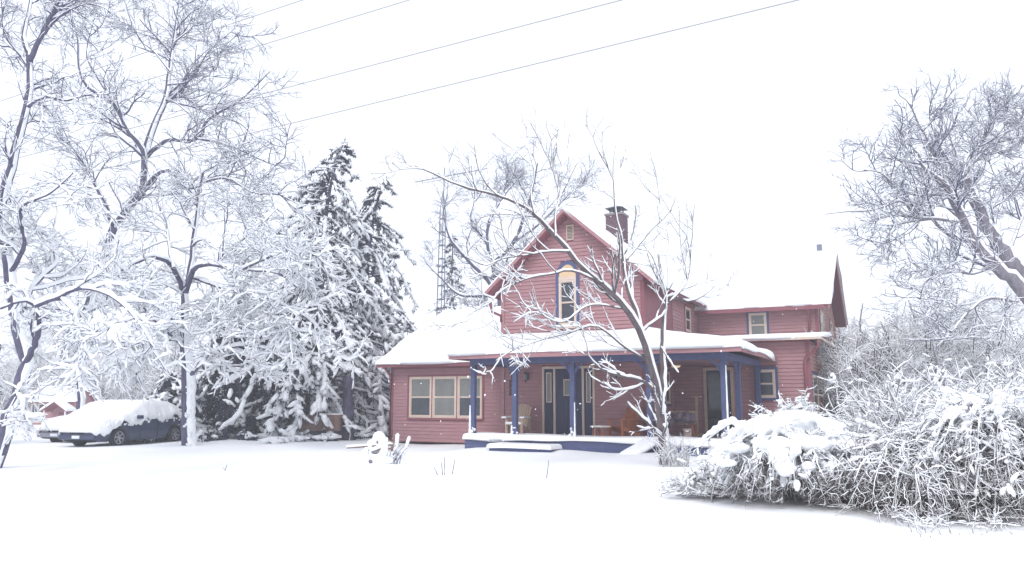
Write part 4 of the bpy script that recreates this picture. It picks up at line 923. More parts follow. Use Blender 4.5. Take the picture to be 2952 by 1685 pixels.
# ------------------------------------------------------------------ shrubs
def shrub_thing(name, o, vf, label, group=None, cat='shrub'):
    tag(o, label, cat, group); npobj('snow', vf[0], vf[1], 'snow', o)
o_paths = {}
def weeping(cx, cy, R, Hh, n, seed, label, sr=.03, cnt=10, caps=(), m='twig_tan', hang=(.0, .45), group=None, squash=1., lumps=0, tl=1.):
    rng = np.random.default_rng(seed); a = rng.uniform(0, 6.28, n)[:, None]; rr = (R*rng.uniform(.45, 1.05, n))[:, None]; hh = (Hh*rng.uniform(.55, 1.0, n))[:, None]
    K = 12; s = np.linspace(0, 1, K)[None]; g = gz(cx, cy)-.03; end = rng.uniform(hang[0], hang[1], n)[:, None]*Hh
    zc = hh*np.sin(np.minimum(s/.5, 1)*np.pi/2)**.8; zc = np.where(s > .5, hh-(hh-end)*((s-.5)/.5)**1.9, zc)
    r_ = rr*(s**1.25)
    P = np.stack([cx+np.cos(a)*r_, cy+np.sin(a)*r_*squash, g+zc], -1); P[:, 1:] += np.cumsum(rng.normal(0, .035, (n, K-1, 3)), 1)
    P[..., 2] = np.maximum(P[..., 2], g+.04)
    Rr = .009*np.linspace(1.5, .5, K)[None]*np.ones((n, 1))
    S2, R2 = grow(P, Rr, n*cnt, (.14*tl, .6*tl), (.5, 1.5), rng, K=6, wander=.34, trop=-.1, tmin=.2, rfac=.7, rmin=.006, tipshort=.3)
    S3, R3 = grow(S2, R2, n*cnt*2, (.06, .26), (.4, 1.3), rng, K=4, wander=.3, trop=-.15, tmin=.2, rfac=.8, rmin=.004, tipshort=.2)
    S4, R4 = grow(P, Rr, n*cnt*2, (.1*tl, .5*tl), (.5, 1.5), rng, K=4, wander=.4, trop=0, tmin=0, rfac=.8, rmin=.0045, tipshort=.2)   # bare inner twigs
    S4[..., 0] = cx+(S4[..., 0]-cx)*.88; S4[..., 1] = cy+(S4[..., 1]-cy)*.88; S4[..., 2] = g+(S4[..., 2]-g)*.85
    v, f = merge([tubes(P, Rr, 4), tubes(S2, R2, 3), tubes(S3, R3, 3), tubes(S4, R4, 3)]); o = npobj('snowy_shrub', v, f, m)
    fs = lambda z: np.full(z.shape, sr)
    up_ = lambda z: np.clip((z-g)/Hh*2.1-.3, .06, 1.35)      # the sheltered underside stays barer
    parts = [snow_on(P, Rr, lambda z: sr*up_(z), 5, rng, .3), snow_on(S2, R2, lambda z: sr*.8*up_(z), 5, rng, .35), snow_on(S3, R3, lambda z: sr*.55*up_(z), 4, rng, .35)]
    if lumps:
        q = S2.reshape(-1, 3)[rng.integers(0, S2.shape[0]*5, lumps)]; S = np.stack([rng.uniform(.04, .11, lumps), rng.uniform(.018, .036, lumps), rng.uniform(.015, .034, lumps)], 1)
        q = q[q[:, 2] > g+.25*Hh]; S = S[:len(q)]; dq = rng.normal(0, 1, q.shape)*np.array([.6, .6, .25]); dq[:, 2] -= .8*np.clip(np.hypot(q[:, 0]-cx, q[:, 1]-cy)/R, 0, 1); parts.append(blobs(q, S, rng, False, .10, dq))
    shrub_thing('snowy_shrub', o, merge(parts), label, group)
    o_paths[o.name] = P
    return o
def cap(root, lst, seed, vox=.024, drapes=0, s0=.15, s1=.7, rd=(.03, .06)):
    """packed snow masses and ropes of snow draped down the outer stems, fused by a remesh"""
    rng = np.random.default_rng(seed); C = []; S = []
    for (c, s_) in lst:
        C.append(c); S.append(s_)
        for k in range(14):
            d = rng.standard_normal(3); d /= np.linalg.norm(d); d[2] = abs(d[2])*.8-.1
            C.append(np.array(c)+d*np.array(s_)*.85); S.append(np.array(s_)*rng.uniform(.22, .42))
    P = o_paths[root.name]; K = P.shape[1]; top = np.argsort(-P[:, :, 2].max(1))[:max(drapes, 1)]
    for i in (top if drapes else []):
        a, b = s0+rng.uniform(0, .15), s1*rng.uniform(.6, 1.1); r0 = rng.uniform(*rd)
        for t in np.linspace(a, min(b, .95), int(30*(b-a))+4):
            f = t*(K-1); q = min(int(f), K-2); p_ = P[i, q]*(1-f+q)+P[i, q+1]*(f-q)
            o2 = (P[i, q+1]-P[i, 0])*np.array([1, 1, 0]); o2 /= max(1e-3, np.linalg.norm(o2)); C.append(p_+np.array([0, 0, r0*.7])+o2*r0*.8+rng.normal(0, .012, 3)); r = r0*rng.uniform(.65, 1.15)*(1.1-.4*(t-a)/max(.05, b-a)); S.append(np.array([r*1.1, r*1.1, r]))
    v, f = blobs(np.array(C, float), np.array(S, float), rng, True, .03)
    o = npobj('snow_cap', v, f, 'snow', root)
    m_ = o.modifiers.new('fuse', 'REMESH'); m_.mode = 'VOXEL'; m_.voxel_size = vox; m_.use_smooth_shade = True
    sm = o.modifiers.new('soft', 'SMOOTH'); sm.iterations = 2
    return o
GS = 'shrubs bowed under snow in the right foreground'
DS = at(2250, 1150, 11.9); dcx, dcy = DS.x, 11.9
ds = weeping(dcx, dcy, 1.22, 1.15, 300, 3, 'dome shaped shrub weighed down by a rounded cap of snow before the porch corner', .016, 14, hang=(.10, .55), group=GS, lumps=900, tl=.5)
def pc(px, py, Y): return tuple(at(px, py, Y))
cap(ds, [(pc(2300, 1212, 11.7), (.40, .38, .17)), (pc(2375, 1232, 11.5), (.30, .28, .14)), (pc(2235, 1228, 11.6), (.32, .32, .13)), (pc(2160, 1248, 11.8), (.28, .28, .11)), (pc(2250, 1300, 11.0), (.22, .18, .22)), (pc(2262, 1350, 10.85), (.15, .12, .13)),
 (pc(2350, 1280, 11.0), (.25, .2, .13)), (pc(2125, 1292, 11.4), (.18, .2, .08)), (pc(2425, 1290, 11.2), (.2, .18, .10)), (pc(2095, 1335, 11.3), (.14, .16, .06)), (pc(2200, 1275, 11.2), (.16, .15, .08)), (pc(2330, 1345, 10.8), (.10, .09, .08)), (pc(2395, 1350, 10.8), (.05, .05, .14)), (pc(2298, 1400, 10.7), (.05, .05, .09)), (pc(2462, 1340, 10.9), (.06, .06, .2))], 8, .022, 260, .2, .98, (.03, .075))
p = at(2020, 1150, 12.6); weeping(p.x+.15, 12.6, .85, .38, 32, 4, 'low trailing sprays spilling left of the dome shaped shrub', .018, 8, hang=(.0, .2), group=GS, squash=.6, lumps=200, tl=.8)
p = at(2290, 1150, 14.3); weeping(p.x-.1, 14.3, .85, 1.62, 20, 5, 'tall arching snowy canes rising behind the dome shaped shrub', .016, 9, hang=(.45, .8), group=GS, lumps=160)
p = at(2420, 1150, 12.6); tg = weeping(p.x, 12.6, 1.2, 1.05, 150, 6, 'tangled shrub between the dome shaped one and the brown brambles', .016, 13, hang=(.0, .4), group=GS, lumps=500)
cap(tg, [], 31, .024, 60, .25, .9, (.025, .055))
p = at(2640, 1150, 10.9); bb = weeping(p.x, 10.9, 1.5, 1.0, 240, 16, 'brown bramble thicket with bare dark hollows near the snow edge', .0125, 13, hang=(.0, .45), group=GS, m='twig_tan')
cap(bb, [], 32, .022, 45, .3, .75, (.02, .045))
p = at(2860, 1150, 10.6); sh = weeping(p.x, 10.7, 1.45, 1.55, 300, 7, 'tallest heaped shrub at the right edge with lumps of snow on top', .016, 13, hang=(.0, .5), group=GS, lumps=1100, tl=.75)
cap(sh, [(pc(2800, 1160, 10.8), (.22, .2, .11)), (pc(2870, 1150, 10.8), (.2, .2, .11)), (pc(2930, 1185, 10.6), (.22, .2, .10)), (pc(2830, 1215, 10.4), (.22, .18, .08)), (pc(2730, 1205, 10.6), (.15, .15, .07)), (pc(2905, 1250, 10.1), (.17, .15, .07))], 9, .022, 150, .3, .9, (.025, .06))
def upright(px, Y, w, hh, n, seed, label, sr=.02, cnt=12):
    x = at(px, 1150, Y).x; o, vf, (P_, S_) = brush('snowy_shrub', (x-w, x+w), (Y-.8, Y+.8), n, hh, seed, '', sr=sr, L2=(.2, .9), cnt=cnt, rad=.007)
    r = np.random.default_rng(seed); q = S_.reshape(-1, 3)[r.integers(0, S_.shape[0]*5, n*5)]; v, f = blobs(q, r.uniform(.02, .04, (n*5, 3))*np.array([2.6, 1, .9]), r, False, .10, r.normal(0, 1, (n*5, 3))*np.array([1, 1, .5])); vf = merge([vf if not isinstance(vf[1], list) else (vf[0], vf[1][0]), (v, f)]); shrub_thing('', o, vf, label, GS)
upright(2680, 14.5, 1.15, (1.1, 2.35), 150, 12, 'large upright snowy bush between the farmhouse corner and the leaning tree')
upright(2900, 15.0, 1.1, (1.2, 2.3), 120, 13, 'upright snowy bush at the right edge behind the tallest heaped shrub')
upright(2500, 17, .9, (.5, 1.3), 90, 14, 'small snowy bush close to the brown side wall of the farmhouse')
# tuft of stems at the foot of the front tree
yy = gy(1340); p = at(1925, 1150, yy)
o, vf, _ = brush('snowy_shrub', (p.x-.22, p.x+.45), (yy-.25, yy+.2), 60, (.35, .95), 15, '', sr=.010, L2=(.08, .3), cnt=4, rad=.005); shrub_thing('', o, vf, 'tuft of thin snowy stems at the foot of the front tree', GS)
# undergrowth on the snow edge at the far right
o, vf, _ = brush('fallen_twigs', (4.6, 8.5), (8.9, 10.3), 160, (.08, .3), 19, '', sr=.008, L2=(.06, .25), cnt=5, rad=.004); tag(o, 'loose snowy twigs along the foot of the right shrubs', 'twigs', kind='stuff'); npobj('snow', vf[0], vf[1], 'snow', o)

# ------------------------------------------------------------------ cars
def wheel(x, y, side, root, seed):
    W = empty('wheel', (x, y, .31)); W.parent = root
    b = MB(); N = 28
    prof = [(.20, 0), (.29, 0), (.315, .03), (.315, .15), (.29, .18), (.2, .18)]
    for i in range(N):
        a0, a1 = 2*math.pi*i/N, 2*math.pi*(i+1)/N
        for j in range(5):
            (r0, d0), (r1, d1) = prof[j], prof[j+1]
            b.poly([(r0*math.cos(a0), side*(d0-.18), r0*math.sin(a0)), (r0*math.cos(a1), side*(d0-.18), r0*math.sin(a1)), (r1*math.cos(a1), side*(d1-.18), r1*math.sin(a1)), (r1*math.cos(a0), side*(d1-.18), r1*math.sin(a0))], [(0,1,2,3)])
    b.build('tyre', 'tyre', W, True)
    r = MB()
    r.tube([(0, -side*.1, 0), (0, -side*.05, 0)], .205, 24)
    r.build('rim_dish', 'tyre', W)
    r = MB(); r.tube([(0, -side*.06, 0), (0, -side*.01, 0)], [.06, .05], 12)
    for k in range(6):
        a = k*math.pi/3+.2; r.bar((.03*math.cos(a), -side*.025, .03*math.sin(a)), (.2*math.cos(a), -side*.015, .2*math.sin(a)), .045, .045)
    for k in range(24):
        a0, a1 = k*math.pi/12, (k+1)*math.pi/12; r.bar((.2*math.cos(a0), -side*.01, .2*math.sin(a0)), (.2*math.cos(a1), -side*.01, .2*math.sin(a1)), .03, .02)
    r.build('rim', 'rim', W)
    return W
STN = [(2.25, .34, .52, .58, .62, .5), (2.16, .22, .62, .70, .78, .6), (1.9, .19, .70, .77, .84, .7), (1.4, .19, .79, .86, .87, .72), (.95, .19, .86, .93, .88, .70), (.55, .19, .89, 1.14, .88, .66), (.15, .19, .91, 1.37, .88, .60),
       (-.4, .19, .92, 1.43, .88, .60), (-1.0, .19, .93, 1.40, .88, .60), (-1.45, .19, .94, 1.25, .87, .62), (-1.85, .2, .94, 1.03, .84, .66), (-2.15, .24, .86, .94, .78, .6), (-2.27, .34, .60, .66, .68, .5)]
def interp_st(x):
    xs = [s[0] for s in STN][::-1]; return [float(np.interp(x, xs, [s[k] for s in STN][::-1])) for k in range(1, 6)]
def car(name, loc, rz, label, paint, seed, low=0.):
    c = empty(name, loc, rz, label, 'car', 'snow covered cars parked on the lawn'); rng = np.random.default_rng(seed)
    xs = np.concatenate([[2.25, 2.2, 2.12], np.linspace(1.95, -2.0, 38), [-2.1, -2.2, -2.27]]); V = []
    wheels = [1.36, -1.30]
    for x in xs:
        zb, zl, zt, wb, wt = interp_st(x)
        for wx in wheels:      # wheel arches lift the sill
            if abs(x-wx) < .37: zb = max(zb, .31+math.sqrt(.37**2-(x-wx)**2))
        zb = min(zb, zl-.1)
        half = [(wb*.86, zb), (wb*.97, zb+.03), (wb, (zb+zl)/2), (wb*.985, zl-.05), (wb*.95, zl), (wt+.02, max(zl+.01, zt-.06)), (wt*.7, zt), (0, zt+.015)]
        ring = [(x, y, z) for y, z in half]+[(x, -y, z) for y, z in half[-2::-1]]; V.append(ring)
    V = np.array(V); n, k = V.shape[:2]; a = (np.arange(n-1)[:, None]*k+np.arange(k-1)[None]); F = np.stack([a, a+1, a+k+1, a+k], -1).reshape(-1, 4)
    cl_ = np.array([[i*k, i*k+k-1, (i+1)*k+k-1, (i+1)*k] for i in range(n-1)])
    body = npobj('body', V.reshape(-1, 3), [np.concatenate([F, cl_])], paint, c)
    e = MB(); e.poly([tuple(q) for q in V[0]], [tuple(range(k))]); e.build('front_panel', paint, body)
    e = MB(); e.poly([tuple(q) for q in V[-1]], [tuple(range(k-1, -1, -1))]); e.build('rear_panel', paint, body)
    # side windows
    for sd_ in (-1, 1):
        for (xa, xb) in ((.35, -.35), (-.42, -1.15)):
            pts = []
            for x in (xa, xb):
                zb, zl, zt, wb, wt = interp_st(x)
                for t in (.12, .82): pts.append((x, sd_*(wb*.95*(1-t)+(wt+.02)*t+.006), zl*(1-t)+(zt-.06)*t))
            g_ = MB(); g_.poly(pts, [(0, 1, 3, 2)]); g_.build('side_window', 'glass', c)
        b = MB(); b.box(.5, .66, sd_*.9-.02*sd_, sd_*.9+.16*sd_ if sd_ > 0 else sd_*.9-.16, .92, 1.05) if sd_ > 0 else b.box(.5, .66, -1.06, -.9, .92, 1.05); b.build('mirror', paint, c, bevel=.03)
        for wx in wheels: wheel(wx, sd_*.875, sd_, c, 1)
        b = MB(); b.box(.42, .44, sd_*.872-.006, sd_*.872+.006, .3, .88).box(-.4, -.38, sd_*.875-.006, sd_*.875+.006, .3, .9); b.build('door_gap', 'tyre', c)
        b = MB(); b.box(.0-.3, .0-.14, sd_*.885-.012, sd_*.885+.012, .74, .77); b.build('handle', paint, c)
        b = MB(); b.poly([(2.232, sd_*.32, .5), (2.18, sd_*.68, .5), (2.12, sd_*.74, .62), (2.2, sd_*.34, .62), (2.10, sd_*.34, .5), (2.05, sd_*.66, .5), (2.0, sd_*.7, .62), (2.1, sd_*.34, .62)], [(0,1,2,3),(4,7,6,5),(0,4,5,1),(1,5,6,2),(2,6,7,3),(3,7,4,0)])
        for i in range(8): b.v[i] = (b.v[i][0]+.035, b.v[i][1], b.v[i][2])
        b.build('headlight', 'lamp_lens', c)
    b = MB(); b.box(2.17, 2.3, -.74, .74, .27, .43); b.build('bumper', paint, c, bevel=.035)
    b = MB(); b.box(2.235, 2.262, -.3, .3, .46, .58); b.build('grille', 'tyre', c)
    pb = MB(); pb.box(2.301, 2.31, -.16, .16, .31, .41); PL = pb.build('licence_plate', 'plate', c)
    # snow load
    nx_, na = 64, 26; xs = np.linspace(2.36, -2.36, nx_); VV = []
    ph = rng.uniform(0, 6, 10)
    for i, x in enumerate(xs):
        xx = min(2.2, max(-2.2, x)); zb, zl, zt, wb, wt = interp_st(xx)
        e_ = min(1, (1-abs(x)/2.36)/.05); e_ = math.sqrt(max(0, 1-(1-min(1, e_))**2))
        th = .13+.05*math.sin(x*1.7+ph[0])*.6+.03
        side_z = zl-.07+low+.10*math.sin(x*5+ph[1])+.05*math.sin(x*13+ph[2])+.035*math.sin(x*29+ph[6])
        if x > 1.0: side_z -= .10*(x-1.0)/1.2
        if -.3 > x: side_z += .05
        for j in range(na):
            t = -1+2*j/(na-1); at_ = abs(t)
            if at_ > .62: q = (at_-.62)/.38; y = (wt+.06)+(wb+.05-wt-.06)*min(1, q*1.25); z = (zt+th*.8)*(1-q)**1.0+side_z*q
            else: q = at_/.62; y = (wt+.06)*q; z = zt+th*(1-.12*q**3)
            y = math.copysign(y, t)
            nz = mnoise.noise(Vector((x*2.2, y*2.2, z*2.2+seed)))*.035+mnoise.noise(Vector((x*6, y*6, z*6+seed)))*.015
            z = (z+nz)*e_+(min(zl, .62)-.05)*(1-e_)
            VV.append((x, y*(.88+.12*e_)+math.copysign(nz*.6, t), z))
    aa = (np.arange(nx_-1)[:, None]*na+np.arange(na-1)[None]); F = np.stack([aa, aa+1, aa+na+1, aa+na], -1).reshape(-1, 4)
    so = npobj('snow', VV, [F], 'snow', c); m_ = so.modifiers.new('thick', 'SOLIDIFY'); m_.thickness = .05; m_.offset = -1
    C = np.stack([rng.uniform(-2, 2.0, 90), np.sign(rng.uniform(-1, 1, 90))*rng.uniform(.86, .91, 90), np.zeros(90)], 1)
    C[:, 2] = [interp_st(x)[1]+low-.02+rng.normal(0, .08) for x in C[:, 0]]
    S = rng.uniform(.02, .07, (90, 3)); v, f = blobs(C, S, rng, True, .04); npobj('snow_clumps', v, f, 'snow', c)
    return c
cz = math.atan2(-.957, -.29)
car('parked_car', (-13.7, 27.5, gz(-14, 27.3)-.03), cz, 'dark blue parked car heaped with snow, wheel and door showing', 'car_blue', 3)
car('parked_car', (-15.75, 29.6, gz(-15.75, 29.6)-.03), cz+.04, 'grey parked car buried in snow on the far side of the blue one', 'car_grey', 7, -.05)

# ------------------------------------------------------------------ shed far left
p = at(155, 1150, 46); S0 = empty('garden_shed', (p.x, 46, -.25), R_(-6), 'small red shed with tan windows and snowy roofs at the far left behind the cars', 'shed')
b = MB(); b.prism([(0, 0), (2.6, 0), (2.6, 1.95), (1.3, 2.75), (0, 1.95)], -1.9, 1.9, 'x'); b.build('wall', 'siding', S0)
b = MB(); b.prism([(-.2, 1.86), (1.3, 2.84), (2.8, 1.86), (2.8, 1.78), (1.3, 2.74), (-.2, 1.78)], -2.05, 2.05, 'x'); b.build('roof', 'trim_red', S0)
snow_slab((-2.1, -.25, 1.86), (2.1, -.25, 1.86), (2.1, 1.3, 2.84), (-2.1, 1.3, 2.84), .16, 14, 6, S0, 'roof_snow', .15, .02, 41)
snow_slab((-2.1, 1.28, 2.84), (2.1, 1.28, 2.84), (2.1, 2.85, 1.86), (-2.1, 2.85, 1.86), .14, 14, 6, S0, 'roof_snow', .15, .02, 42)
b = MB(); b.prism([(-.15, 1.25), (.95, 1.85), (2.05, 1.25), (2.05, 1.17), (.95, 1.76), (-.15, 1.17)], -1.5, -.01); b.build('entry_roof', 'trim_red', S0)
snow_slab((-.2, -1.55, 1.25), (.95, -1.55, 1.87), (.95, -.01, 1.87), (-.2, -.01, 1.25), .15, 8, 8, S0, 'roof_snow', .12, .015, 43)
snow_slab((.95, -1.55, 1.87), (2.1, -1.55, 1.25), (2.1, -.01, 1.25), (.95, -.01, 1.87), .15, 8, 8, S0, 'roof_snow', .12, .015, 44)
for xx in (.02, 1.85): b = MB(); b.box(xx, xx+.1, -1.4, -1.3, 0, 1.3); b.build('entry_post', 'white_paint', S0)
b = MB(); b.box(-1.86, -.62, -.03, -.001, .42, 1.72); wf = b.build('window', 'tan', S0)
for xa in (-1.78, -1.18):
    for za in (.5, 1.12): q = MB(); q.box(xa, xa+.48, -.045, -.031, za, za+.52); q.build('pane', 'glass', wf)
b = MB(); b.box(.55, 1.3, -.03, -.001, 0, 1.15); b.build('door', 'trim_red', S0)
S0.scale = (.74, .6, .88)
# barn roof glimpsed through the branches
p = at(330, 1150, 58); S1 = empty('white_outbuilding', (p.x, 58, -.3), R_(10), 'pale building with a snow covered roof glimpsed through branches behind the blue car', 'building')
b = MB(); b.prism([(0, 0), (6, 0), (6, 6.3), (3, 8.6), (0, 6.3)], -2.6, 2.6, 'x'); b.build('wall', 'white_paint', S1)
b = MB(); b.prism([(-.3, 6.2), (3, 8.72), (6.3, 6.2), (6.3, 6.1), (3, 8.6), (-.3, 6.1)], -2.8, 2.8, 'x'); b.build('roof', 'galv', S1)
snow_slab((-2.85, -.35, 6.2), (2.85, -.35, 6.2), (2.85, 3, 8.74), (-2.85, 3, 8.74), .18, 14, 8, S1, 'roof_snow', .15, .02, 45)
b = MB(); b.box(.9, 1.5, -.03, -.001, 5.2, 5.8); b.build('window', 'glass_blind', S1)

# ------------------------------------------------------------------ antenna tower behind the left wing
YT = 36.0; tb_, tt_ = at(1265, 1150, YT), at(1277, 605, YT)
T = empty('antenna_tower', (tb_.x, YT, 0), R_(12), 'slim triangular lattice tower carrying a television antenna behind the left wing roof', 'tower')
zt_ = tt_.z; lean = tt_.x-tb_.x
def tp(k, z, grow_=1.): t = z/zt_; r = .27*(1-.45*t); a = k*2*math.pi/3+.5; return (r*math.cos(a)+lean*t, r*math.sin(a), z)
for k in range(3):
    b = MB(); b.tube([tp(k, 0), tp(k, zt_*.5), tp(k, zt_)], .026, 6); b.build('leg', 'galv', T)
z = .35; i = 0
while z < zt_:
    b = MB()
    for k in range(3): b.bar(tp(k, z), tp((k+1) % 3, z), .035, .05)
    b.build('crossbar', 'galv', T); z += .66
b = MB()
for k in range(3): b.tube([tp(k, zt_), (lean, 0, zt_+.95)], .02, 5)
mz = at(1281, 497, YT).z; b.build('top_cone', 'galv', T)
b = MB(); b.tube([(lean, 0, zt_), (lean+.06, 0, mz+.25)], .024, 6); b.build('mast', 'galv', T)
TI = Matrix.Rotation(-R_(12), 3, 'Z')
aL, aR = [TI @ (at(px, py, YT)-Vector((tb_.x, YT, 0))) for px, py in ((1198, 525), (1404, 486))]
b = MB(); b.tube([aL, aR], .022, 6); b.build('boom', 'galv', T)
ax = (aR-aL).normalized(); pr_ = ax.cross(Vector((0, 0, 1))).normalized()
for k in range(13):
    c_ = aL.lerp(aR, k/12); L_ = .55+.35*abs(k-5)/7
    b = MB(); b.tube([c_-pr_*L_, c_+pr_*L_], .009, 4); b.build('element', 'galv', T)
b = MB(); c0 = aL.lerp(aR, .1)-Vector((0, 0, .12)); c1 = aL.lerp(aR, .62)-Vector((0, 0, .14)); b.tube([c0, c1], .009, 4).tube([c0, c0+Vector((0, 0, .12))], .009, 4).tube([c1, c1+Vector((0, 0, .14))], .009, 4); b.build('boom_brace', 'galv', T)

# ------------------------------------------------------------------ overhead wires, parallel to the road in front
U = Vector((.888, -.459, 0)); Vn = Vector((.459, .888, 0))
def on_plane(px, py, n):
    o = Vector((0, 0, CAM_Z)); d = at(px, py, 10)-o; t = n/d.dot(Vn); return o+d*t
for (pa, pb_, lab) in [((0, 292), (873, 0), 'highest and leftmost of the four overhead wires'), ((74, 338), (1180, 0), 'second highest of the four overhead wires'),
                  ((371, 372), (1793, 0), 'third overhead wire from the top left'), ((198, 512), (2302, 0), 'lowest overhead wire, reaching farthest right over the house')]:
    A, B = on_plane(*pa, 11.5), on_plane(*pb_, 11.5); d = (B-A).normalized(); pts = []
    a_ = A-d*40; b_ = B+d*9; L_ = (b_-a_).length
    for k in range(41): q = a_.lerp(b_, k/40); pts.append(q)
    b = MB(); b.tube(pts, .0085, 6); o = b.build('overhead_wire', 'wire', None, True); tag(o, lab, 'wire', 'overhead wires')

# ------------------------------------------------------------------ yard things
yw = 30.2
def yd(px): return at(px, 1150, yw).x
Wg = empty('wooden_crate', (yd(930), yw, gz(yd(930), yw)), R_(4), 'weathered brown plank crate on a dark base under the evergreens', 'crate')
for k in range(7):
    q = MB(); q.box(-.74+k*.212, -.74+k*.212+.2, -.42, -.395, .36, .96+.01*(k % 2)); q.build('plank', 'wood_old', Wg)
    q = MB(); q.box(-.74+k*.212, -.74+k*.212+.2, .395, .42, .36, .96); q.build('plank', 'wood_old', Wg)
for sx in (-.745, .745):
    for k in range(3): q = MB(); q.box(sx-.012, sx+.012, -.39+k*.263, -.39+k*.263+.25, .36, .96); q.build('end_plank', 'wood_old', Wg)
b = MB(); b.box(-.72, .72, -.38, .38, .37, .9); b.build('filling', 'tyre', Wg)
b = MB(); b.box(-.78, .78, -.45, -.421, .9, .98).box(-.78, .78, -.45, -.421, .36, .43); b.build('rail', 'wood_old', Wg)
for sx in (-.6, .15, .6): b = MB(); b.box(sx-.08, sx+.08, -.35, .35, -.1, .36); b.build('leg', 'metal_dark', Wg)
b = MB(); b.box(-.5, .5, -.3, .3, .05, .355); b.build('base', 'metal_dark', Wg)
snow_slab((-.1, -.45, .97), (.78, -.45, .97), (.78, .45, .97), (-.1, .45, .97), .05, 8, 5, Wg, 'snow', .1, .01, 51)
o = empty('iron_hoop', (yd(848), yw-.5, gz(yd(848), yw-.5)), R_(35), 'large iron hoop leaning upright against an evergreen trunk left of the crate', 'hoop')
b = MB(); b.tube([(.5*math.cos(t), .18*(math.sin(t)+1), .58+.57*math.sin(t)) for t in np.linspace(0, 2*math.pi, 33)], .022, 6); b.build('rim', 'galv', o)
b = MB(); b.tube([(-.02, .15, 0), (.34, .3, 1.5)], .03, 6); b.build('prop', 'metal_dark', o)
o = empty('evergreen_butt', (yd(850), yw+.3, gz(yd(850), yw+.3)-.05), 0, 'thick dark tree butt behind the iron hoop', 'trunk')
rr = np.random.default_rng(3); b = MB(); b.tube([(0, 0, 0), (0, 0, .2), (.02, 0, .6), (.0, 0, 1.2), (0, 0, 1.9)], [.55, .42, .36, .33, .30], 14); b.build('bark_shell', 'bark', o, True)
o = empty('white_block', (yd(872), yw-.4, gz(yd(872), yw-.4)), R_(8), 'small white block on the snow left of the brown crate', 'block')
b = MB(); b.box(-.12, .12, -.1, .1, -.05, .26); b.build('body', 'white_paint', o, bevel=.02)
b = MB(); b.box(-.13, .13, -.11, .11, .262, .3); b.build('top', 'snow', o, bevel=.015)
o = empty('evergreen_butt', (yd(992), yw+.6, gz(yd(992), yw)-.05), 0, 'dark evergreen trunk standing right behind the brown crate', 'trunk')
b = MB(); b.tube([(0, 0, 0), (0, 0, .3), (.03, 0, 1.0), (0, 0, 2.6)], [.42, .32, .28, .24], 12); b.build('bark_shell', 'bark', o, True)
o = empty('white_stake', (yd(1013), yw, gz(yd(1013), yw)), 0, 'thin white stake leaning near the brown crate', 'stake')
b = MB(); b.tube([(-.04, 0, -.05), (.06, 0, .75)], .02, 6); b.build('body', 'white_paint', o)
# low rail
o = empty('low_rail', (at(1085, 1150, 24).x, 24, gz(-4.3, 24)), R_(14), 'low split rail lying by the left corner of the farmhouse, topped with snow', 'rail')
b = MB(); b.bar((-.9, 0, .16), (.85, 0, .26), .09, .09); b.build('rail', 'wood_old', o)
b = MB(); b.bar((-.2, .02, .02), (.85, .02, .08), .08, .08); b.build('rail', 'wood_old', o)
b = MB(); b.box(.8, .9, -.05, .05, -.05, .42); b.build('post', 'wood_old', o)
snow_slab((-.92, -.06, .20), (.86, -.06, .31), (.86, .06, .31), (-.92, .06, .20), .07, 12, 3, o, 'snow', .05, .01, 61)
o.scale = (.8, .8, .7); o.location.x -= .15
# garden statue under snow
ys_ = gy(1350); p = at(1078, 1350, ys_); gs = empty('garden_statue', (p.x, ys_, gz(p.x, ys_)-.02), 0, 'small hunched garden statue coated in snow on the flower bed mound', 'statue')
def lump(name, lst, root, m='snow', vox=.014, rough=.03, seed=1):
    rng = np.random.default_rng(seed); v, f = blobs(np.array([a for a, s_ in lst], float), np.array([s_ for a, s_ in lst], float), rng, True, rough, np.tile([1., 0, 0], (len(lst), 1)))
    o = npobj(name, v, f, m, root); q = o.modifiers.new('fuse', 'REMESH'); q.mode = 'VOXEL'; q.voxel_size = vox; q.use_smooth_shade = True; q = o.modifiers.new('soft', 'SMOOTH'); q.iterations = 3
    return o
def sp(px, py, dy=0.):
    q = at(px, py, ys_+dy)-gs.location; return (q.x, q.y, q.z)
def chain(pts, r0, r1=None, n=10, dy=0.):
    """row of overlapping lumps along photo pixels"""
    r1 = r1 or r0; P, Rr = resample([sp(a, b_, dy) for a, b_ in pts], lr(r0, r1, len(pts)), n); return [(tuple(p_), (r_, r_, r_)) for p_, r_ in zip(P, Rr)]
lump('plinth', [(sp(1075, 1330), (.26, .2, .10)), (sp(1045, 1325), (.15, .14, .09)), (sp(1110, 1328), (.2, .16, .10)), (sp(1052, 1305), (.09, .08, .08)), (sp(1078, 1316, -.06), (.14, .08, .055))], gs)
lump('figure', chain([(1079, 1272), (1082, 1256), (1092, 1249), (1103, 1255), (1106, 1270), (1098, 1283), (1085, 1291), (1070, 1297)], .055, .045, 16, -.05)
     +chain([(1106, 1262), (1106, 1285), (1100, 1305), (1086, 1314)], .06, .05, 10)+chain([(1070, 1296), (1062, 1284), (1064, 1272), (1076, 1268)], .026, .026, 9, -.03)+[(sp(1094, 1254), (.075, .07, .07)), (sp(1112, 1300), (.05, .05, .09)), (sp(1056, 1296), (.06, .05, .06)), (sp(1048, 1312), (.05, .05, .05)), (sp(1091, 1270), (.07, .06, .1)), (sp(1069, 1282), (.04, .04, .07))], gs, 'snow', .011)
lump('stone_body', [(sp(1082, 1303, .0), (.10, .07, .055)), (sp(1088, 1275, -.06), (.02, .03, .045)), (sp(1068, 1330, -.2), (.05, .04, .05))], gs, 'bark_light', .012)
p = at(1145, 1300, ys_+.5); pb2 = empty('snowy_plant', (p.x, ys_+.5, gz(p.x, ys_+.5)), 0, 'little snow coated plant with three upright stalks beside the garden statue', 'plant')
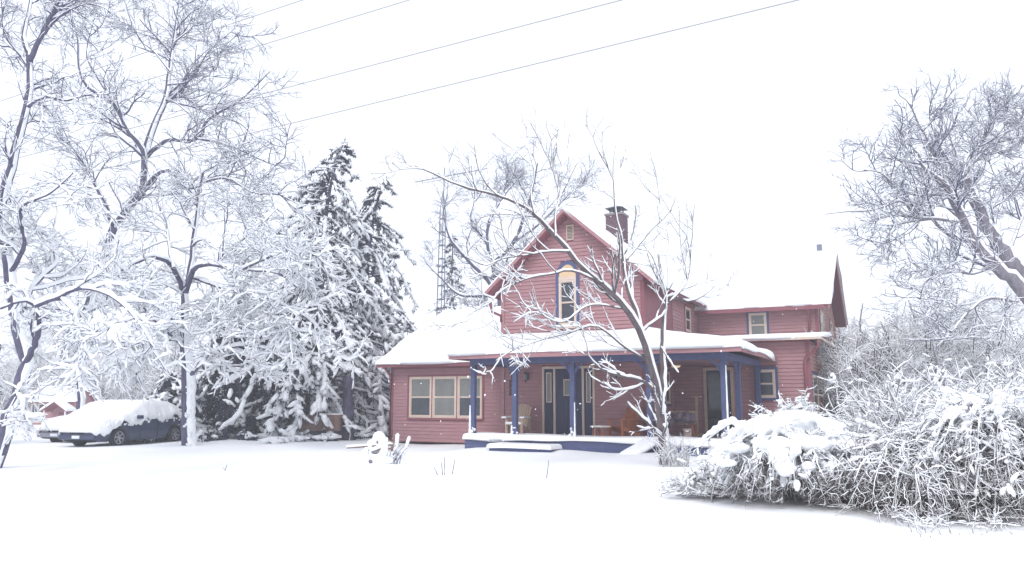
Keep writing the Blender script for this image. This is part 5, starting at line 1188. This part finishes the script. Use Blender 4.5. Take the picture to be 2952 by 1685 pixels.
lst = [((random.uniform(-.16, .16), random.uniform(-.1, .1), random.uniform(.1, .36)), (random.uniform(.03, .06),)*3) for _ in range(26)]+[((0, 0, .08), (.2, .14, .08))]
lump('snow', lst, pb2, 'snow', .012)
pb2.scale = (1.15, 1.15, 1.15)
for (x0, z0_, x1, z1_, r) in ((-.02, .2, .0, .68, .038), (.12, .2, .24, .62, .032), (-.2, .1, -.22, .60, .026)):
    b = MB(); b.tube([(x0, 0, z0_), ((x0+x1)/2, 0, (z0_+z1_)/2), (x1, 0, z1_-.03), (x1, 0, z1_)], [r*.7, r*.9, r*1.15, r*.5], 8); st_ = b.build('stalk', 'snow', pb2, True)
rr = np.random.default_rng(4); pt, rt = resample([(-.1, -.02, .0), (-.05, -.12, .2), (.06, -.13, .32)], (.008, .006, .004), 6); tw_ = [tubes((pt+rr.normal(0, .08, 3))[None], rt[None], 4) for _ in range(14)]
v, f = merge(tw_); npobj('stem', v, f, 'twig', pb2)
for i, (a, b_, lab) in enumerate([((1251, 1347), (1263, 1371), 'shortest leftmost dark stick of the group poking through the snow'), ((1272, 1333), (1276, 1371), 'thin dark stick just left of the tallest one in the snow'), ((1281, 1318), (1281, 1371), 'tallest dark stick poking through the snow before the left windows'), ((1311, 1325), (1303, 1362), 'dark stick leaning right of the tallest one in the snow'), ((1582, 1327), (1575, 1373), 'lone dark stick standing in the snow before the porch step')]):
    Y = gy(1368)+(.2 if i == 3 else 0); A, B = at(*b_, Y), at(*a, Y); A.z = gz(A.x, Y)-.03
    m = MB(); m.tube([A, A.lerp(B, .5)+Vector((.004, 0, 0)), B], [.010, .008, .006], 6); o = m.build('plant_stick', 'bark', None, True); tag(o, lab, 'stick', 'sticks in the front snow')
    co = MB()
A = at(648, 1354, gy(1354)); A.z = gz(A.x, A.y)
m = MB(); m.tube([A-Vector((0, 0, .03)), A+Vector((.035, 0, .09)), A+Vector((.045, 0, .13))], [.008, .007, .004], 5).tube([A+Vector((.0, 0, .0)), A+Vector((-.05, 0, .07))], [.006, .003], 5); o = m.build('weed_stem', 'bark', None, True); tag(o, 'tiny forked weed stem alone in the snow left of the statue', 'weed')

# ------------------------------------------------------------------ falling snow
rr = np.random.default_rng(9); n = 150; Y = rr.uniform(7, 22, n); C = np.array([tuple(at(rr.uniform(1000, 2500), rr.uniform(500, 1300), y)) for y in Y]); v, f = blobs(C, rr.uniform(.006, .013, (n, 3)), rr, False, .2)
o = npobj('falling_snow', v, f, 'snow'); tag(o, 'scattered snowflakes falling in front of the farmhouse', 'snowflakes', kind='stuff')

# ------------------------------------------------------------------ haze
if HAZE:
    hb = MB(); hb.box(-90, 90, -4, 110, -6, 34); ho = hb.build('haze', 'snow'); tag(ho, kind='stuff')
    hm = bpy.data.materials.new('haze_air'); hm.use_nodes = True; n_ = hm.node_tree; n_.nodes.clear()
    pv = n_.nodes.new('ShaderNodeVolumePrincipled'); pv.inputs['Density'].default_value = HAZE; pv.inputs['Color'].default_value = (.93, .95, 1, 1); pv.inputs['Anisotropy'].default_value = .2
    oo = n_.nodes.new('ShaderNodeOutputMaterial'); n_.links.new(pv.outputs[0], oo.inputs['Volume']); ho.data.materials[0] = hm
